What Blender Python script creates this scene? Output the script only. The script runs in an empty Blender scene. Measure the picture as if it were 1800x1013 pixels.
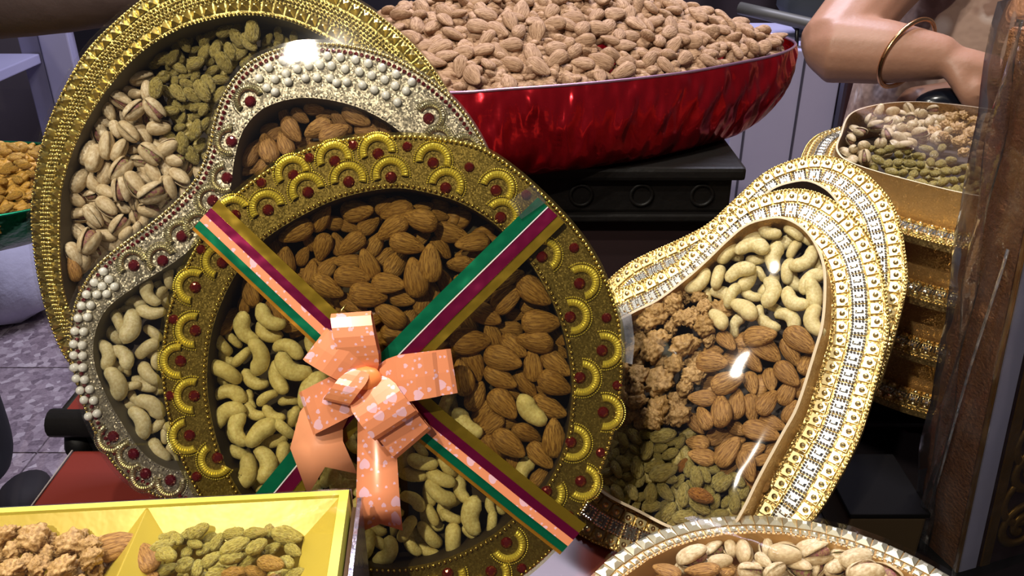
import bpy, bmesh, math, random
import numpy as np
from mathutils import Matrix, Vector, noise

random.seed(7)
rng = np.random.default_rng(11)
scene = bpy.context.scene
col = scene.collection

# ------------------------------------------------------------------ camera
PITCH = math.radians(27.0)
CAMZ = 0.38
FPX = 1500.0
cam_d = bpy.data.cameras.new('camera')
cam_d.sensor_width = 36.0
cam_d.lens = 36.0 * FPX / 1800.0
cam_d.clip_start = 0.01
cam_o = bpy.data.objects.new('camera', cam_d)
cam_o.location = (0, 0, CAMZ)
cam_o.rotation_euler = (math.pi / 2 - PITCH, 0, 0)
col.objects.link(cam_o)
scene.camera = cam_o

# ------------------------------------------------------------------ world and lamps
world = bpy.data.worlds.new('world')
scene.world = world
world.use_nodes = True
bg = world.node_tree.nodes['Background']
bg.inputs[0].default_value = (0.62, 0.60, 0.72, 1)
bg.inputs[1].default_value = 0.10


def lamp(name, loc, power, colr, size, target, shape='DISK', size_y=None):
    d = bpy.data.lights.new(name, 'AREA')
    d.shape = shape
    d.size = size
    if size_y:
        d.size_y = size_y
    d.energy = power
    d.color = colr
    o = bpy.data.objects.new(name, d)
    o.location = loc
    o.rotation_euler = (Vector(target) - Vector(loc)).to_track_quat('-Z', 'Y').to_euler()
    col.objects.link(o)
    return o


lamp('stall_lamp', (-0.50, 0.15, 1.05), 5.5, (1.0, 0.93, 0.80), 0.035, (0.05, 0.45, 0.1))
lamp('stall_lamp', (-0.28, 0.36, 1.15), 4.0, (1.0, 0.95, 0.86), 0.035, (0.15, 0.5, 0.1))
lamp('stall_lamp', (-0.42, -0.45, 1.25), 9.0, (1.0, 0.90, 0.74), 0.035, (0.0, 0.5, 0.1))
lamp('stall_lamp', (0.30, 0.62, 1.45), 8.0, (1.0, 0.93, 0.82), 0.10, (0.2, 0.65, 0.1))
lamp('background_fill_light', (0.2, 2.0, 2.0), 60.0, (0.80, 0.80, 1.0), 1.4, (0.0, 1.6, -0.5), 'RECTANGLE', 0.10)  # added fill light to brighten the floor and background

vs = scene.view_settings
vs.view_transform = 'Standard'
vs.look = 'None'
vs.gamma = 1.0
vs.use_curve_mapping = False
vs.exposure = 0.35

# ------------------------------------------------------------------ geometry helpers
cp_, sp_ = math.cos(PITCH), math.sin(PITCH)
CAM = np.array([0, 0, CAMZ])


def ray(px, py):
    x = (px - 900.0) / FPX
    y = -(py - 506.5) / FPX
    return np.array([x, cp_ + y * sp_, -sp_ + y * cp_])


class Plane:
    """a tray's own plane: origin, in-plane axes u (right) and v (up), normal n"""

    def __init__(s, o, tilt, yaw):
        t, a = math.radians(tilt), math.radians(yaw)
        s.n = np.array([-math.sin(a) * math.cos(t), -math.cos(a) * math.cos(t), math.sin(t)])
        up = np.array([0, 0, 1.0]) if tilt < 85 else np.array([0, 1.0, 0])
        v = up - s.n * np.dot(up, s.n)
        s.v = v / np.linalg.norm(v)
        s.u = np.cross(s.v, s.n)
        s.o = np.array(o, float)

    def at(s, px, py, w=0.0):
        d = ray(px, py)
        t = (np.dot(s.o - CAM, s.n) + w) / np.dot(d, s.n)
        q = CAM + t * d - s.o
        return np.array([np.dot(q, s.u), np.dot(q, s.v)])

    def poly(s, pts, w=0.0):
        return np.array([s.at(x, y, w) for x, y in pts])

    def W(s, ab, w=0.0):
        ab = np.asarray(ab, float)
        if ab.ndim == 1:
            return s.o + ab[0] * s.u + ab[1] * s.v + w * s.n
        return s.o + ab[:, :1] * s.u + ab[:, 1:2] * s.v + w * s.n

    def depth(s, ab, w=0):
        q = s.W(ab, w) - CAM
        return q[1] * cp_ - q[2] * sp_


def smooth_loop(pts, n):
    """closed Catmull-Rom through pts, resampled to n equally spaced points"""
    P = np.asarray(pts, float)
    m = len(P)
    out = []
    for i in range(m):
        p0, p1, p2, p3 = P[i - 1], P[i], P[(i + 1) % m], P[(i + 2) % m]
        for t in np.linspace(0, 1, 14, endpoint=False):
            out.append(0.5 * ((2 * p1) + (-p0 + p2) * t + (2 * p0 - 5 * p1 + 4 * p2 - p3) * t * t + (-p0 + 3 * p1 - 3 * p2 + p3) * t ** 3))
    return resample(np.array(out), n)


def loop_len(P):
    return np.linalg.norm(np.roll(P, -1, 0) - P, axis=1).sum()


def resample(P, n):
    Q = np.vstack([P, P[:1]])
    s = np.r_[0, np.cumsum(np.linalg.norm(np.diff(Q, axis=0), axis=1))]
    t = np.linspace(0, s[-1], n, endpoint=False)
    return np.stack([np.interp(t, s, Q[:, k]) for k in range(Q.shape[1])], 1)


def ccw(P):
    x, y = P[:, 0], P[:, 1]
    return P if (x * np.roll(y, -1) - np.roll(x, -1) * y).sum() > 0 else P[::-1].copy()


def inward(P):
    t = np.roll(P, -1, 0) - np.roll(P, 1, 0)
    t /= np.linalg.norm(t, axis=1)[:, None] + 1e-12
    return np.stack([-t[:, 1], t[:, 0]], 1)      # for a ccw loop


def inside(P, q):
    x, y = q
    x0, y0 = P[:, 0], P[:, 1]
    x1, y1 = np.roll(x0, -1), np.roll(y0, -1)
    c = ((y0 > y) != (y1 > y)) & (x < (x1 - x0) * (y - y0) / (y1 - y0 + 1e-15) + x0)
    return c.sum() % 2 == 1


def nearest(P, q):
    d = ((P - q) ** 2).sum(1)
    i = int(d.argmin())
    return i, math.sqrt(d[i])


def between(outer, inner, t, off_out=0.0):
    """curve at fraction t of the way from outer to inner loop"""
    R = []
    for p in outer:
        i, _ = nearest(inner, p)
        R.append(p + t * (inner[i] - p))
    return np.array(R)


# ------------------------------------------------------------------ object helpers
def mesh(name, verts, faces, mat=None, smooth=True, uv=None):
    me = bpy.data.meshes.new(name)
    me.from_pydata([tuple(map(float, v)) for v in verts], [], [tuple(map(int, f)) for f in faces])
    if smooth:
        me.polygons.foreach_set('use_smooth', [True] * len(me.polygons))
    if mat:
        for m in (mat if isinstance(mat, (list, tuple)) else [mat]):
            me.materials.append(m)
    if uv is not None:
        l = me.uv_layers.new(name='UVMap')
        idx = np.zeros(len(me.loops), int)
        me.loops.foreach_get('vertex_index', idx)
        l.data.foreach_set('uv', np.asarray(uv, float)[idx].ravel())
    me.update()
    return me


def link(name, me, parent=None, M=None):
    o = bpy.data.objects.new(name, me)
    col.objects.link(o)
    if M is not None:
        o.matrix_basis = M
    if parent is not None:
        o.parent = parent
        r = parent
        while r.parent is not None:
            r = r.parent
        o.matrix_parent_inverse = parent_inverse(parent)
    return o


_pinv = {}


def parent_inverse(p):
    """all parts are written in world space; undo the parent's own placement"""
    return _pinv.get(p.name, Matrix.Identity(4))


def thing(name, loc, label, cat, group=None):
    o = bpy.data.objects.new(name, None)
    o.empty_display_size = 0.01
    o.location = loc
    col.objects.link(o)
    _pinv[o.name] = Matrix.Translation(-Vector(loc))
    return tag(o, label, cat, group)


def tag(o, label=None, cat=None, group=None, kind=None):
    if label:
        o['label'] = label
    if cat:
        o['category'] = cat
    if group:
        o['group'] = group
    if kind:
        o['kind'] = kind
    return o


def copy_tree(root, shift, label=None, group=None):
    r = root.copy()
    col.objects.link(r)
    r.location = Vector(root.location) + Vector(shift)
    if label:
        r['label'] = label
    if group:
        r['group'] = group
    for ch in list(root.children):
        c = ch.copy()
        col.objects.link(c)
        c.parent = r
        c.matrix_parent_inverse = ch.matrix_parent_inverse.copy()
        for g in list(ch.children):
            d = g.copy()
            col.objects.link(d)
            d.parent = c
            d.matrix_parent_inverse = g.matrix_parent_inverse.copy()
    return r


class MB:
    """mesh builder: collects pieces into one mesh"""

    def __init__(s):
        s.v, s.f, s.n = [], [], 0

    def add(s, v, f):
        v = np.asarray(v, float)
        s.v.append(v)
        s.f += [tuple(int(i) + s.n for i in q) for q in f]
        s.n += len(v)
        return s

    def box(s, lo, hi, bevel=0.0):
        x0, y0, z0 = lo
        x1, y1, z1 = hi
        if bevel <= 0:
            v = [(x0, y0, z0), (x1, y0, z0), (x1, y1, z0), (x0, y1, z0), (x0, y0, z1), (x1, y0, z1), (x1, y1, z1), (x0, y1, z1)]
            return s.add(v, BOXF)
        bm = bmesh.new()
        bmesh.ops.create_cube(bm, size=1)
        for q in bm.verts:
            q.co = Vector(((q.co.x + .5) * (x1 - x0) + x0, (q.co.y + .5) * (y1 - y0) + y0, (q.co.z + .5) * (z1 - z0) + z0))
        bmesh.ops.bevel(bm, geom=bm.edges[:], offset=bevel, segments=2, affect='EDGES', profile=.6)
        v, f = bm_arrays(bm)
        return s.add(v, f)

    def build(s, name, mat, parent=None, smooth=False):
        me = mesh(name, np.vstack(s.v), s.f, mat, smooth)
        return link(name, me, parent)


BOXF = [(0, 3, 2, 1), (4, 5, 6, 7), (0, 1, 5, 4), (1, 2, 6, 5), (2, 3, 7, 6), (3, 0, 4, 7)]


def bm_arrays(bm):
    bm.verts.ensure_lookup_table()
    bm.verts.index_update()
    v = np.array([q.co[:] for q in bm.verts])
    f = [tuple(q.index for q in fc.verts) for fc in bm.faces]
    bm.free()
    return v, f


def ico(sub):
    bm = bmesh.new()
    bmesh.ops.create_icosphere(bm, subdivisions=sub, radius=1)
    return bm_arrays(bm)


ICO1, ICO2, ICO3 = ico(1), ico(2), ico(3)


def fill_loops(loops2d):
    """triangulated face between an outer loop and optional holes (2-D)"""
    bm = bmesh.new()
    for L in loops2d:
        vs_ = [bm.verts.new((p[0], p[1], 0)) for p in L]
        for i in range(len(vs_)):
            bm.edges.new((vs_[i], vs_[(i + 1) % len(vs_)]))
    bmesh.ops.triangle_fill(bm, use_beauty=True, use_dissolve=False, edges=bm.edges[:], normal=(0, 0, 1))
    bm.normal_update()
    for f in bm.faces:
        if f.normal.z < 0:
            f.normal_flip()
    v, f = bm_arrays(bm)
    return v[:, :2], f


def strip_loop(a, b):
    """quad wall between two closed 3-D loops of equal length"""
    n = len(a)
    return np.vstack([a, b]), [(i, (i + 1) % n, n + (i + 1) % n, n + i) for i in range(n)]


def tube(path, radii, seg=10, flat=1.0, up=(0, 0, 1), caps=True):
    """swept tube with a radius per path point"""
    P = np.asarray(path, float)
    n = len(P)
    T = np.gradient(P, axis=0)
    T /= np.linalg.norm(T, axis=1)[:, None] + 1e-12
    V, Fc = [], []
    upv = np.asarray(up, float)
    side = np.cross(T[0], upv)
    if np.linalg.norm(side) < 1e-4:
        side = np.cross(T[0], (1, 0, 0.3))
    side /= np.linalg.norm(side)
    for i in range(n):
        side = side - T[i] * np.dot(side, T[i])
        side /= np.linalg.norm(side)
        b = np.cross(side, T[i])
        r = radii[i] if not np.isscalar(radii) else radii
        rs, rb = (r if np.ndim(r) else (r, r * flat))
        for k in range(seg):
            a = 2 * math.pi * k / seg
            V.append(P[i] + side * rs * math.cos(a) + b * rb * math.sin(a))
    for i in range(n - 1):
        for k in range(seg):
            k2 = (k + 1) % seg
            Fc.append((i * seg + k, i * seg + k2, (i + 1) * seg + k2, (i + 1) * seg + k))
    if caps:
        V += [P[0], P[-1]]
        c0, c1 = n * seg, n * seg + 1
        for k in range(seg):
            k2 = (k + 1) % seg
            Fc.append((c0, k2, k))
            Fc.append((c1, (n - 1) * seg + k, (n - 1) * seg + k2))
    return np.array(V), Fc


def frame_matrix(x, y, z, loc, s=1.0):
    if np.isscalar(s):
        s = (s, s, s)
    return Matrix(((x[0] * s[0], y[0] * s[1], z[0] * s[2], loc[0]), (x[1] * s[0], y[1] * s[1], z[1] * s[2], loc[1]),
                   (x[2] * s[0], y[2] * s[1], z[2] * s[2], loc[2]), (0, 0, 0, 1)))


# ------------------------------------------------------------------ materials
def lin(h):
    h = h.lstrip('#')
    r = []
    for i in (0, 2, 4):
        c = int(h[i:i + 2], 16) / 255
        r.append(c / 12.92 if c <= .04045 else ((c + .055) / 1.055) ** 2.4)
    return (*r, 1.0)


class Nodes:
    def __init__(s, name):
        s.m = bpy.data.materials.new(name)
        s.m.use_nodes = True
        s.t = s.m.node_tree
        s.b = s.t.nodes['Principled BSDF']
        s.out = s.t.nodes['Material Output']

    def new(s, kind, **kw):
        n = s.t.nodes.new(kind)
        for k, v in kw.items():
            setattr(n, k, v)
        return n

    def l(s, a, b):
        s.t.links.new(a, b)

    def coord(s, kind='Object', scale=None):
        tc = s.new('ShaderNodeTexCoord')
        o = tc.outputs[kind]
        if scale is not None:
            mp = s.new('ShaderNodeMapping')
            mp.inputs['Scale'].default_value = scale if np.ndim(scale) else (scale,) * 3
            s.l(o, mp.inputs['Vector'])
            o = mp.outputs[0]
        return o

    def noise(s, vec, scale, detail=3, rough=.55):
        n = s.new('ShaderNodeTexNoise')
        n.inputs['Scale'].default_value = scale
        n.inputs['Detail'].default_value = detail
        n.inputs['Roughness'].default_value = rough
        if vec is not None:
            s.l(vec, n.inputs['Vector'])
        return n

    def ramp(s, fac, stops, interp='LINEAR'):
        r = s.new('ShaderNodeValToRGB')
        r.color_ramp.interpolation = interp
        e = r.color_ramp.elements
        while len(e) < len(stops):
            e.new(.5)
        for q, (p, c) in zip(e, stops):
            q.position = p
            q.color = c
        s.l(fac, r.inputs[0])
        return r.outputs[0]

    def mix(s, fac, a, b, mode='MIX'):
        n = s.new('ShaderNodeMix', data_type='RGBA', blend_type=mode)
        for sock, v in ((n.inputs[0], fac), (n.inputs[6], a), (n.inputs[7], b)):
            if hasattr(v, 'is_output'):
                s.l(v, sock)
            else:
                sock.default_value = v
        return n.outputs[2]

    def math(s, op, a, b=0.0, c=None):
        n = s.new('ShaderNodeMath', operation=op)
        for sock, v in zip(n.inputs, (a, b, c)):
            if v is None:
                continue
            if hasattr(v, 'is_output'):
                s.l(v, sock)
            else:
                sock.default_value = v
        return n.outputs[0]

    def bump(s, height, strength, dist, normal=None):
        n = s.new('ShaderNodeBump')
        n.inputs['Strength'].default_value = strength
        n.inputs['Distance'].default_value = dist
        s.l(height, n.inputs['Height'])
        if normal is not None:
            s.l(normal, n.inputs['Normal'])
        return n.outputs[0]

    def glitter(s, vec, scale, amount):
        vo = s.new('ShaderNodeTexVoronoi')
        vo.inputs['Scale'].default_value = scale
        s.l(vec, vo.inputs['Vector'])
        sub = s.new('ShaderNodeVectorMath', operation='SUBTRACT')
        s.l(vo.outputs['Color'], sub.inputs[0])
        sub.inputs[1].default_value = (.5, .5, .5)
        sc = s.new('ShaderNodeVectorMath', operation='SCALE')
        s.l(sub.outputs[0], sc.inputs[0])
        sc.inputs['Scale'].default_value = amount
        g = s.new('ShaderNodeNewGeometry')
        ad = s.new('ShaderNodeVectorMath', operation='ADD')
        s.l(sc.outputs[0], ad.inputs[0])
        s.l(g.outputs['Normal'], ad.inputs[1])
        no = s.new('ShaderNodeVectorMath', operation='NORMALIZE')
        s.l(ad.outputs[0], no.inputs[0])
        return no.outputs[0], vo.outputs['Color']

    def set(s, **kw):
        for k, v in kw.items():
            sock = s.b.inputs[k.replace('_', ' ')]
            if hasattr(v, 'is_output'):
                s.l(v, sock)
            else:
                sock.default_value = v
        return s.m


def plain(name, c, rough=.5, metal=0.0, c2=None, nscale=20, bump=None, vec='Object', **kw):
    N = Nodes(name)
    base = lin(c)
    v = N.coord(vec)
    if c2:
        base = N.mix(N.noise(v, nscale).outputs[0], lin(c), lin(c2))
    d = dict(Base_Color=base, Roughness=rough, Metallic=metal, **kw)
    if bump:
        d['Normal'] = N.bump(N.noise(v, bump[0], 4).outputs[0], bump[1], bump[2])
    return N.set(**d)


def foil(name, c, c2, rough=.3, gscale=900, gamt=.5, metal=1.0, nscale=60):
    """glittery metallic card"""
    N = Nodes(name)
    v = N.coord()
    nrm, gc = N.glitter(v, gscale, gamt)
    base = N.mix(N.noise(v, nscale).outputs[0], lin(c), lin(c2))
    return N.set(Base_Color=base, Roughness=rough, Metallic=metal, Normal=nrm)


def film(name, tint=(1, 1, 1, 1), gloss=.10, rough=.05, wr=14, wstr=.35, haze=0.0, hazecol=(.8, .8, .85, 1)):
    """thin clear plastic: mostly transparent with a gloss layer on wrinkles"""
    N = Nodes(name)
    v = N.coord()
    nz = N.noise(v, wr, 2, .4)
    bmp = N.bump(nz.outputs[0], wstr, .01)
    tr = N.new('ShaderNodeBsdfTransparent')
    tr.inputs[0].default_value = tint
    gl = N.new('ShaderNodeBsdfGlossy')
    gl.inputs['Roughness'].default_value = rough
    N.l(bmp, gl.inputs['Normal'])
    fr = N.new('ShaderNodeFresnel')
    fr.inputs['IOR'].default_value = 1.4
    N.l(bmp, fr.inputs['Normal'])
    fac = N.math('ADD', N.math('MULTIPLY', fr.outputs[0], .8), gloss * .4)
    m1 = N.new('ShaderNodeMixShader')
    N.l(fac, m1.inputs[0])
    N.l(tr.outputs[0], m1.inputs[1])
    N.l(gl.outputs[0], m1.inputs[2])
    last = m1.outputs[0]
    if haze > 0:
        df = N.new('ShaderNodeBsdfDiffuse')
        df.inputs[0].default_value = hazecol
        m2 = N.new('ShaderNodeMixShader')
        hz = N.noise(v, wr * 2.2, 4, .6)
        N.l(N.math('MULTIPLY', N.math('POWER', hz.outputs[0], 2.0), haze * 3.2), m2.inputs[0])
        N.l(last, m2.inputs[1])
        N.l(df.outputs[0], m2.inputs[2])
        last = m2.outputs[0]
    N.l(last, N.out.inputs[0])
    return N.m


def nut_mat(name, c, c2, c3, rough=.5, stretch=(1, 1, 1), nscale=6, bstr=.5, bdist=.02, sss=0.0, spec=.4):
    N = Nodes(name)
    v = N.coord('Object', stretch)
    info = N.new('ShaderNodeObjectInfo')
    nz = N.noise(v, nscale, 5, .6)
    a = N.mix(info.outputs['Random'], lin(c), lin(c2))
    base = N.mix(N.ramp(nz.outputs[0], [(.38, (0, 0, 0, 1)), (.62, (1, 1, 1, 1))]), a, lin(c3))
    kw = dict(Base_Color=base, Roughness=rough, Normal=N.bump(nz.outputs[0], bstr, bdist), Specular_IOR_Level=spec)
    if sss:
        kw['Subsurface_Weight'] = sss
        kw['Subsurface_Radius'] = (.25, .2, .06)
        kw['Subsurface_Scale'] = .02
    return N.set(**kw)


MAT = {}
MAT['almond'] = nut_mat('almond skin', '#c0924f', '#ae8143', '#7d5426', .48, (1.2, 8, 8), 3.0, .9, .0011)
MAT['almond_dusty'] = nut_mat('dusty almond skin', '#b6957a', '#a58468', '#83644c', .75, (1.2, 7, 7), 3.0, .9, .0011, spec=.2)
MAT['cashew'] = nut_mat('cashew', '#e8dcaa', '#dfd09a', '#d0bc84', .40, (3, 3, 3), 4.0, .5, .0006, sss=.15)
MAT['shell'] = nut_mat('pistachio shell', '#d8c8a6', '#c8b48c', '#b19870', .5, (2, 4, 4), 3.0, .5, .0004)
MAT['kernel'] = nut_mat('pistachio kernel', '#9a7a52', '#8f9150', '#7a3f48', .6, (3, 3, 3), 4.0, .4, .0006)
MAT['raisin'] = nut_mat('green raisin', '#c8b56c', '#b7a45a', '#918043', .34, (2, 5, 5), 3.5, 1.0, .0036, sss=.25, spec=.5)
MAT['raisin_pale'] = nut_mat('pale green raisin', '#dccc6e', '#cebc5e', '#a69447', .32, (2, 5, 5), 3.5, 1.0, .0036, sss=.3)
MAT['stud_gold'] = plain('pale gold stud metal', '#ead7a0', .28, 1.0)
MAT['stud_pale'] = plain('pale silver gold facets', '#e9e2c8', .3, .85)
MAT['raisin_gold'] = nut_mat('golden raisin', '#d6ac58', '#c89844', '#a0762f', .4, (2, 5, 5), 3.5, 1.0, .0036, sss=.25)
MAT['raisin_amber'] = nut_mat('amber raisin', '#bd8038', '#ad7030', '#885422', .38, (2, 5, 5), 3.5, 1.0, .0036, sss=.25)
MAT['walnut'] = nut_mat('walnut kernel', '#cfa970', '#be985e', '#93703e', .5, (3, 3, 3), 3.0, .7, .0011)
MAT['gold'] = plain('gold bead metal', '#d8c074', .24, 1.0)
MAT['gold_bright'] = plain('bright gold leaf', '#e9d765', .34, .55)
MAT['gold_dull'] = plain('dull gold plastic', '#b4a468', .3, 1.0)
MAT['silver'] = plain('silvered plastic', '#e6e4dc', .18, 1.0)
MAT['foil_A'] = foil('antique gold card', '#7d7040', '#94874f', .36, 900, .4)
MAT['foil_B'] = foil('silver champagne glitter card', '#857c66', '#9a917a', .38, 1100, .40, .7)
MAT['foil_C'] = foil('olive gold glitter card', '#5c4c1c', '#6d5a24', .46, 1500, .30, .55)
MAT['foil_D'] = foil('gold glitter card', '#b3955a', '#c9ac70', .34, 1000, .6, .9)
MAT['foil_rose'] = foil('beige gold glitter wall', '#b58f5a', '#a5804c', .42, 1300, .45, .7)
MAT['dark_liner'] = plain('dark liner card', '#3a2b1c', .7, 0, '#2c2016', 30)
MAT['grey_liner'] = plain('grey card liner', '#6f6858', .6, .3, '#5c5648', 30)
MAT['edge_white'] = plain('pale card edge', '#d2bfa0', .6)
MAT['pearl'] = plain('pearl', '#f2efe2', .2, .05, Coat_Weight=.6)
N_ = Nodes('red rhinestone')
MAT['ruby'] = N_.set(Base_Color=lin('#6a0c14'), Roughness=.08, Metallic=.35, Coat_Weight=1.0)
MAT['film'] = film('clear film', (1, 1, 1, 1), .06, .05, 10, .15)
MAT['film_amber'] = film('amber tinted film', (.97, .95, .72, 1), .06, .05, 10, .15)
MAT['film_glossy'] = film('glossy bulged film', (1, 1, 1, 1), .12, .032, 12, .22)
MAT['wrap'] = film('crinkled clear wrap', (.98, .98, .98, 1), .10, .08, 24, .7, .012)
MAT['black'] = plain('black lacquer', '#0d0a0c', .28, 0, '#151013', 12)
MAT['black_wood'] = plain('black stained wood', '#0a0807', .55, 0, '#110d0b', 40, (60, .3, .004), Specular_IOR_Level=.3)
MAT['table_red'] = plain('red laminate', '#6c2418', .35, 0, '#5a1e16', 6)

# the same skins for joined lower layers, whose coordinates are metres instead of nut lengths
PILE = {'a': nut_mat('almond skin in a pile', '#c0924f', '#ae8143', '#7d5426', .5, (60, 260, 260), 3.0, .6, .0008),
        'd': nut_mat('dusty almond skin in a pile', '#b6957a', '#a58468', '#83644c', .75, (60, 260, 260), 3.0, .6, .0008, spec=.2),
        'r': nut_mat('green raisin in a pile', '#c8b56c', '#b7a45a', '#918043', .34, (180, 260, 260), 3.5, .6, .0008),
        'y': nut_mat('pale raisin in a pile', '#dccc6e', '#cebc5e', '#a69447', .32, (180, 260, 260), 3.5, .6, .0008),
        'g': nut_mat('golden raisin in a pile', '#d6ac58', '#c89844', '#a0762f', .4, (180, 260, 260), 3.5, .6, .0008)}

# ------------------------------------------------------------------ nut shapes (length 1 along x)
def uv_body(nr, ns, fn):
    V = [fn(0.0, 0.0)]
    for i in range(1, nr):
        th = math.pi * i / nr
        for k in range(ns):
            V.append(fn(th, 2 * math.pi * k / ns))
    V.append(fn(math.pi, 0.0))
    Fc = [(0, 1 + (k + 1) % ns, 1 + k)[::-1] for k in range(ns)]
    for i in range(nr - 2):
        a, b = 1 + i * ns, 1 + (i + 1) * ns
        for k in range(ns):
            k2 = (k + 1) % ns
            Fc.append((a + k, b + k, b + k2, a + k2))
    e = len(V) - 1
    a = 1 + (nr - 2) * ns
    Fc += [(e, a + k, a + (k + 1) % ns)[::-1] for k in range(ns)]
    return np.array(V), Fc


def almond_mesh(seed):
    wy, wz = .30 + .025 * math.sin(seed * 3.1), .19 + .02 * math.cos(seed * 2.3)

    def fn(th, ph):
        t = math.cos(th)
        r = math.sin(th) ** .92 * (1 - .30 * t - .10 * t * t)
        g = 1 + .022 * math.sin(11 * ph + 2.5 * math.sin(t * 2 + seed)) + .012 * math.sin(17 * ph + seed + 3 * t)
        p = Vector((t * 1.5, math.cos(ph) * r, math.sin(ph) * r + seed * 5))
        g += .05 * noise.noise(p * 1.6)
        bend = .03 * math.sin(seed * 1.7) * (1 - t * t)
        return (t * .5, math.cos(ph) * r * wy * g + bend, math.sin(ph) * r * wz * g)
    return uv_body(18, 26, fn)


def half_almond_mesh(seed):
    v, f = almond_mesh(seed)
    v = v.copy()
    v[:, 2] = np.where(v[:, 2] < 0, v[:, 2] * .15 + .06 * (1 - (v[:, 0] * 2) ** 2) * (np.abs(v[:, 1]) < .18), v[:, 2])
    return v, f


def cashew_mesh(seed):
    """kidney in the xy plane, long along x, its hollow facing +y"""
    sw = math.radians(172 + 24 * math.sin(seed * 2.1))
    R = .30
    P, rad = [], []
    n = 17
    for i in range(n):
        s = i / (n - 1)
        a = math.pi * 1.5 - sw / 2 + sw * s
        rr = R * (1 + .06 * math.sin(seed + 5 * s))
        P.append((rr * math.cos(a) * 1.08, rr * math.sin(a) * .92, .03 * math.sin(seed * 1.3 + 4 * s)))
        base = .190 - .036 * s + .030 * math.sin(math.pi * s)
        end = min(1, math.sqrt(max(0, 1 - (1 - min(s, 1 - s) * 5.2) ** 2)) if min(s, 1 - s) < 1 / 5.2 else 1)
        rad.append(max(base * end, .012))
    P = np.array(P)
    V, Fc = tube(P, rad, 14, .92)
    out = []
    for q in V:
        nz = noise.noise(Vector(q) * 4 + Vector((seed * 3, 0, 0)))
        out.append(q * (1 + .05 * nz))
    V = np.array(out)
    V[:, 1] -= (V[:, 1].max() + V[:, 1].min()) / 2
    V[:, 0] -= (V[:, 0].max() + V[:, 0].min()) / 2
    V /= (V[:, 0].max() - V[:, 0].min())
    return V, Fc


def shell_half(sign, open_deg, seed):
    """half of a pistachio shell: boat-shaped, hinged at x=-.5"""
    nr, ns = 14, 9
    V, Fc = [], []

    def pt(th, ph, k):
        t = math.cos(th)
        r = math.sin(th) ** .85 * (1 - .16 * t)
        g = 1 + .03 * noise.noise(Vector((t * 2, ph, seed)))
        return np.array([t * .5 * k, math.cos(ph) * r * .29 * k * g, math.sin(ph) * r * .27 * k * g * sign])
    for k in (1.0, .88):
        for i in range(nr + 1):
            th = math.pi * i / nr
            for j in range(ns + 1):
                V.append(pt(th, math.pi * j / ns, k))
    w = ns + 1
    b = (nr + 1) * w
    for i in range(nr):
        for j in range(ns):
            q = (i * w + j, i * w + j + 1, (i + 1) * w + j + 1, (i + 1) * w + j)
            Fc.append(q if sign < 0 else q[::-1])
            q2 = tuple(x + b for x in q)
            Fc.append(q2[::-1] if sign < 0 else q2)
        for j in (0, ns):
            q = (i * w + j, (i + 1) * w + j, b + (i + 1) * w + j, b + i * w + j)
            Fc.append(q)
    V = np.array(V)
    a = math.radians(open_deg) * sign
    x, z = V[:, 0] + .5, V[:, 2].copy()
    V[:, 0] = x * math.cos(a) - z * math.sin(a) - .5
    V[:, 2] = x * math.sin(a) + z * math.cos(a)
    return V, Fc


def pistachio_mesh(seed, open_deg):
    mb = MB()
    for s in (1, -1):
        mb.add(*shell_half(s, open_deg, seed))
    return np.vstack(mb.v), mb.f


def kernel_mesh(seed):
    def fn(th, ph):
        t = math.cos(th)
        r = math.sin(th) ** .9
        g = 1 + .08 * noise.noise(Vector((t * 3, math.cos(ph) * 2, math.sin(ph) * 2 + seed)))
        return (t * .42 + .02, math.cos(ph) * r * .23 * g, math.sin(ph) * r * .235 * g)
    return uv_body(10, 12, fn)


def raisin_mesh(seed):
    def fn(th, ph):
        t = math.cos(th)
        r = math.sin(th) ** 1.05 * (1 - .12 * t)
        p = Vector((t * 1.1, math.cos(ph) * r, math.sin(ph) * r))
        rid = noise.noise(Vector((p.x * 1.1, p.y * 4.2, p.z * 4.2)) + Vector((seed * 4.1, 0, 0)))
        rid2 = noise.noise(Vector((p.x * 1.6, p.y * 8.5, p.z * 8.5)) + Vector((seed * 2.7, 5, 0)))
        g = 1.2 - .44 * abs(rid) - .16 * abs(rid2) + .12 * noise.noise(p * 1.3 + Vector((0, seed * 3.3, 0)))
        return (t * .5, math.cos(ph) * r * .255 * g, math.sin(ph) * r * .215 * g)
    return uv_body(18, 28, fn)


def walnut_mesh(seed):
    v, f = ico(4)
    out = []
    for q in v:
        p = Vector(q)
        o = Vector((seed * 7.3, seed * 2.9, 0))
        wv = noise.noise(p * 2.1 + o)
        rid = abs(noise.noise(p * 2.2 + o + Vector((wv, wv, wv)) * .7))
        rid2 = abs(noise.noise(p * 4.6 + o * 2))
        r = .62 + .85 * min(rid, .36) + .10 * min(rid2, .3) + .22 * noise.noise(p * 1.1 + o)
        if seed % 3 == 0:
            r *= 1 - .25 * math.exp(-(p.y * 6) ** 2)
        out.append((p.x * r * .62, p.y * r * .50, p.z * r * .44))
    V = np.array(out)
    V /= (V[:, 0].max() - V[:, 0].min())
    return V, f


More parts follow.
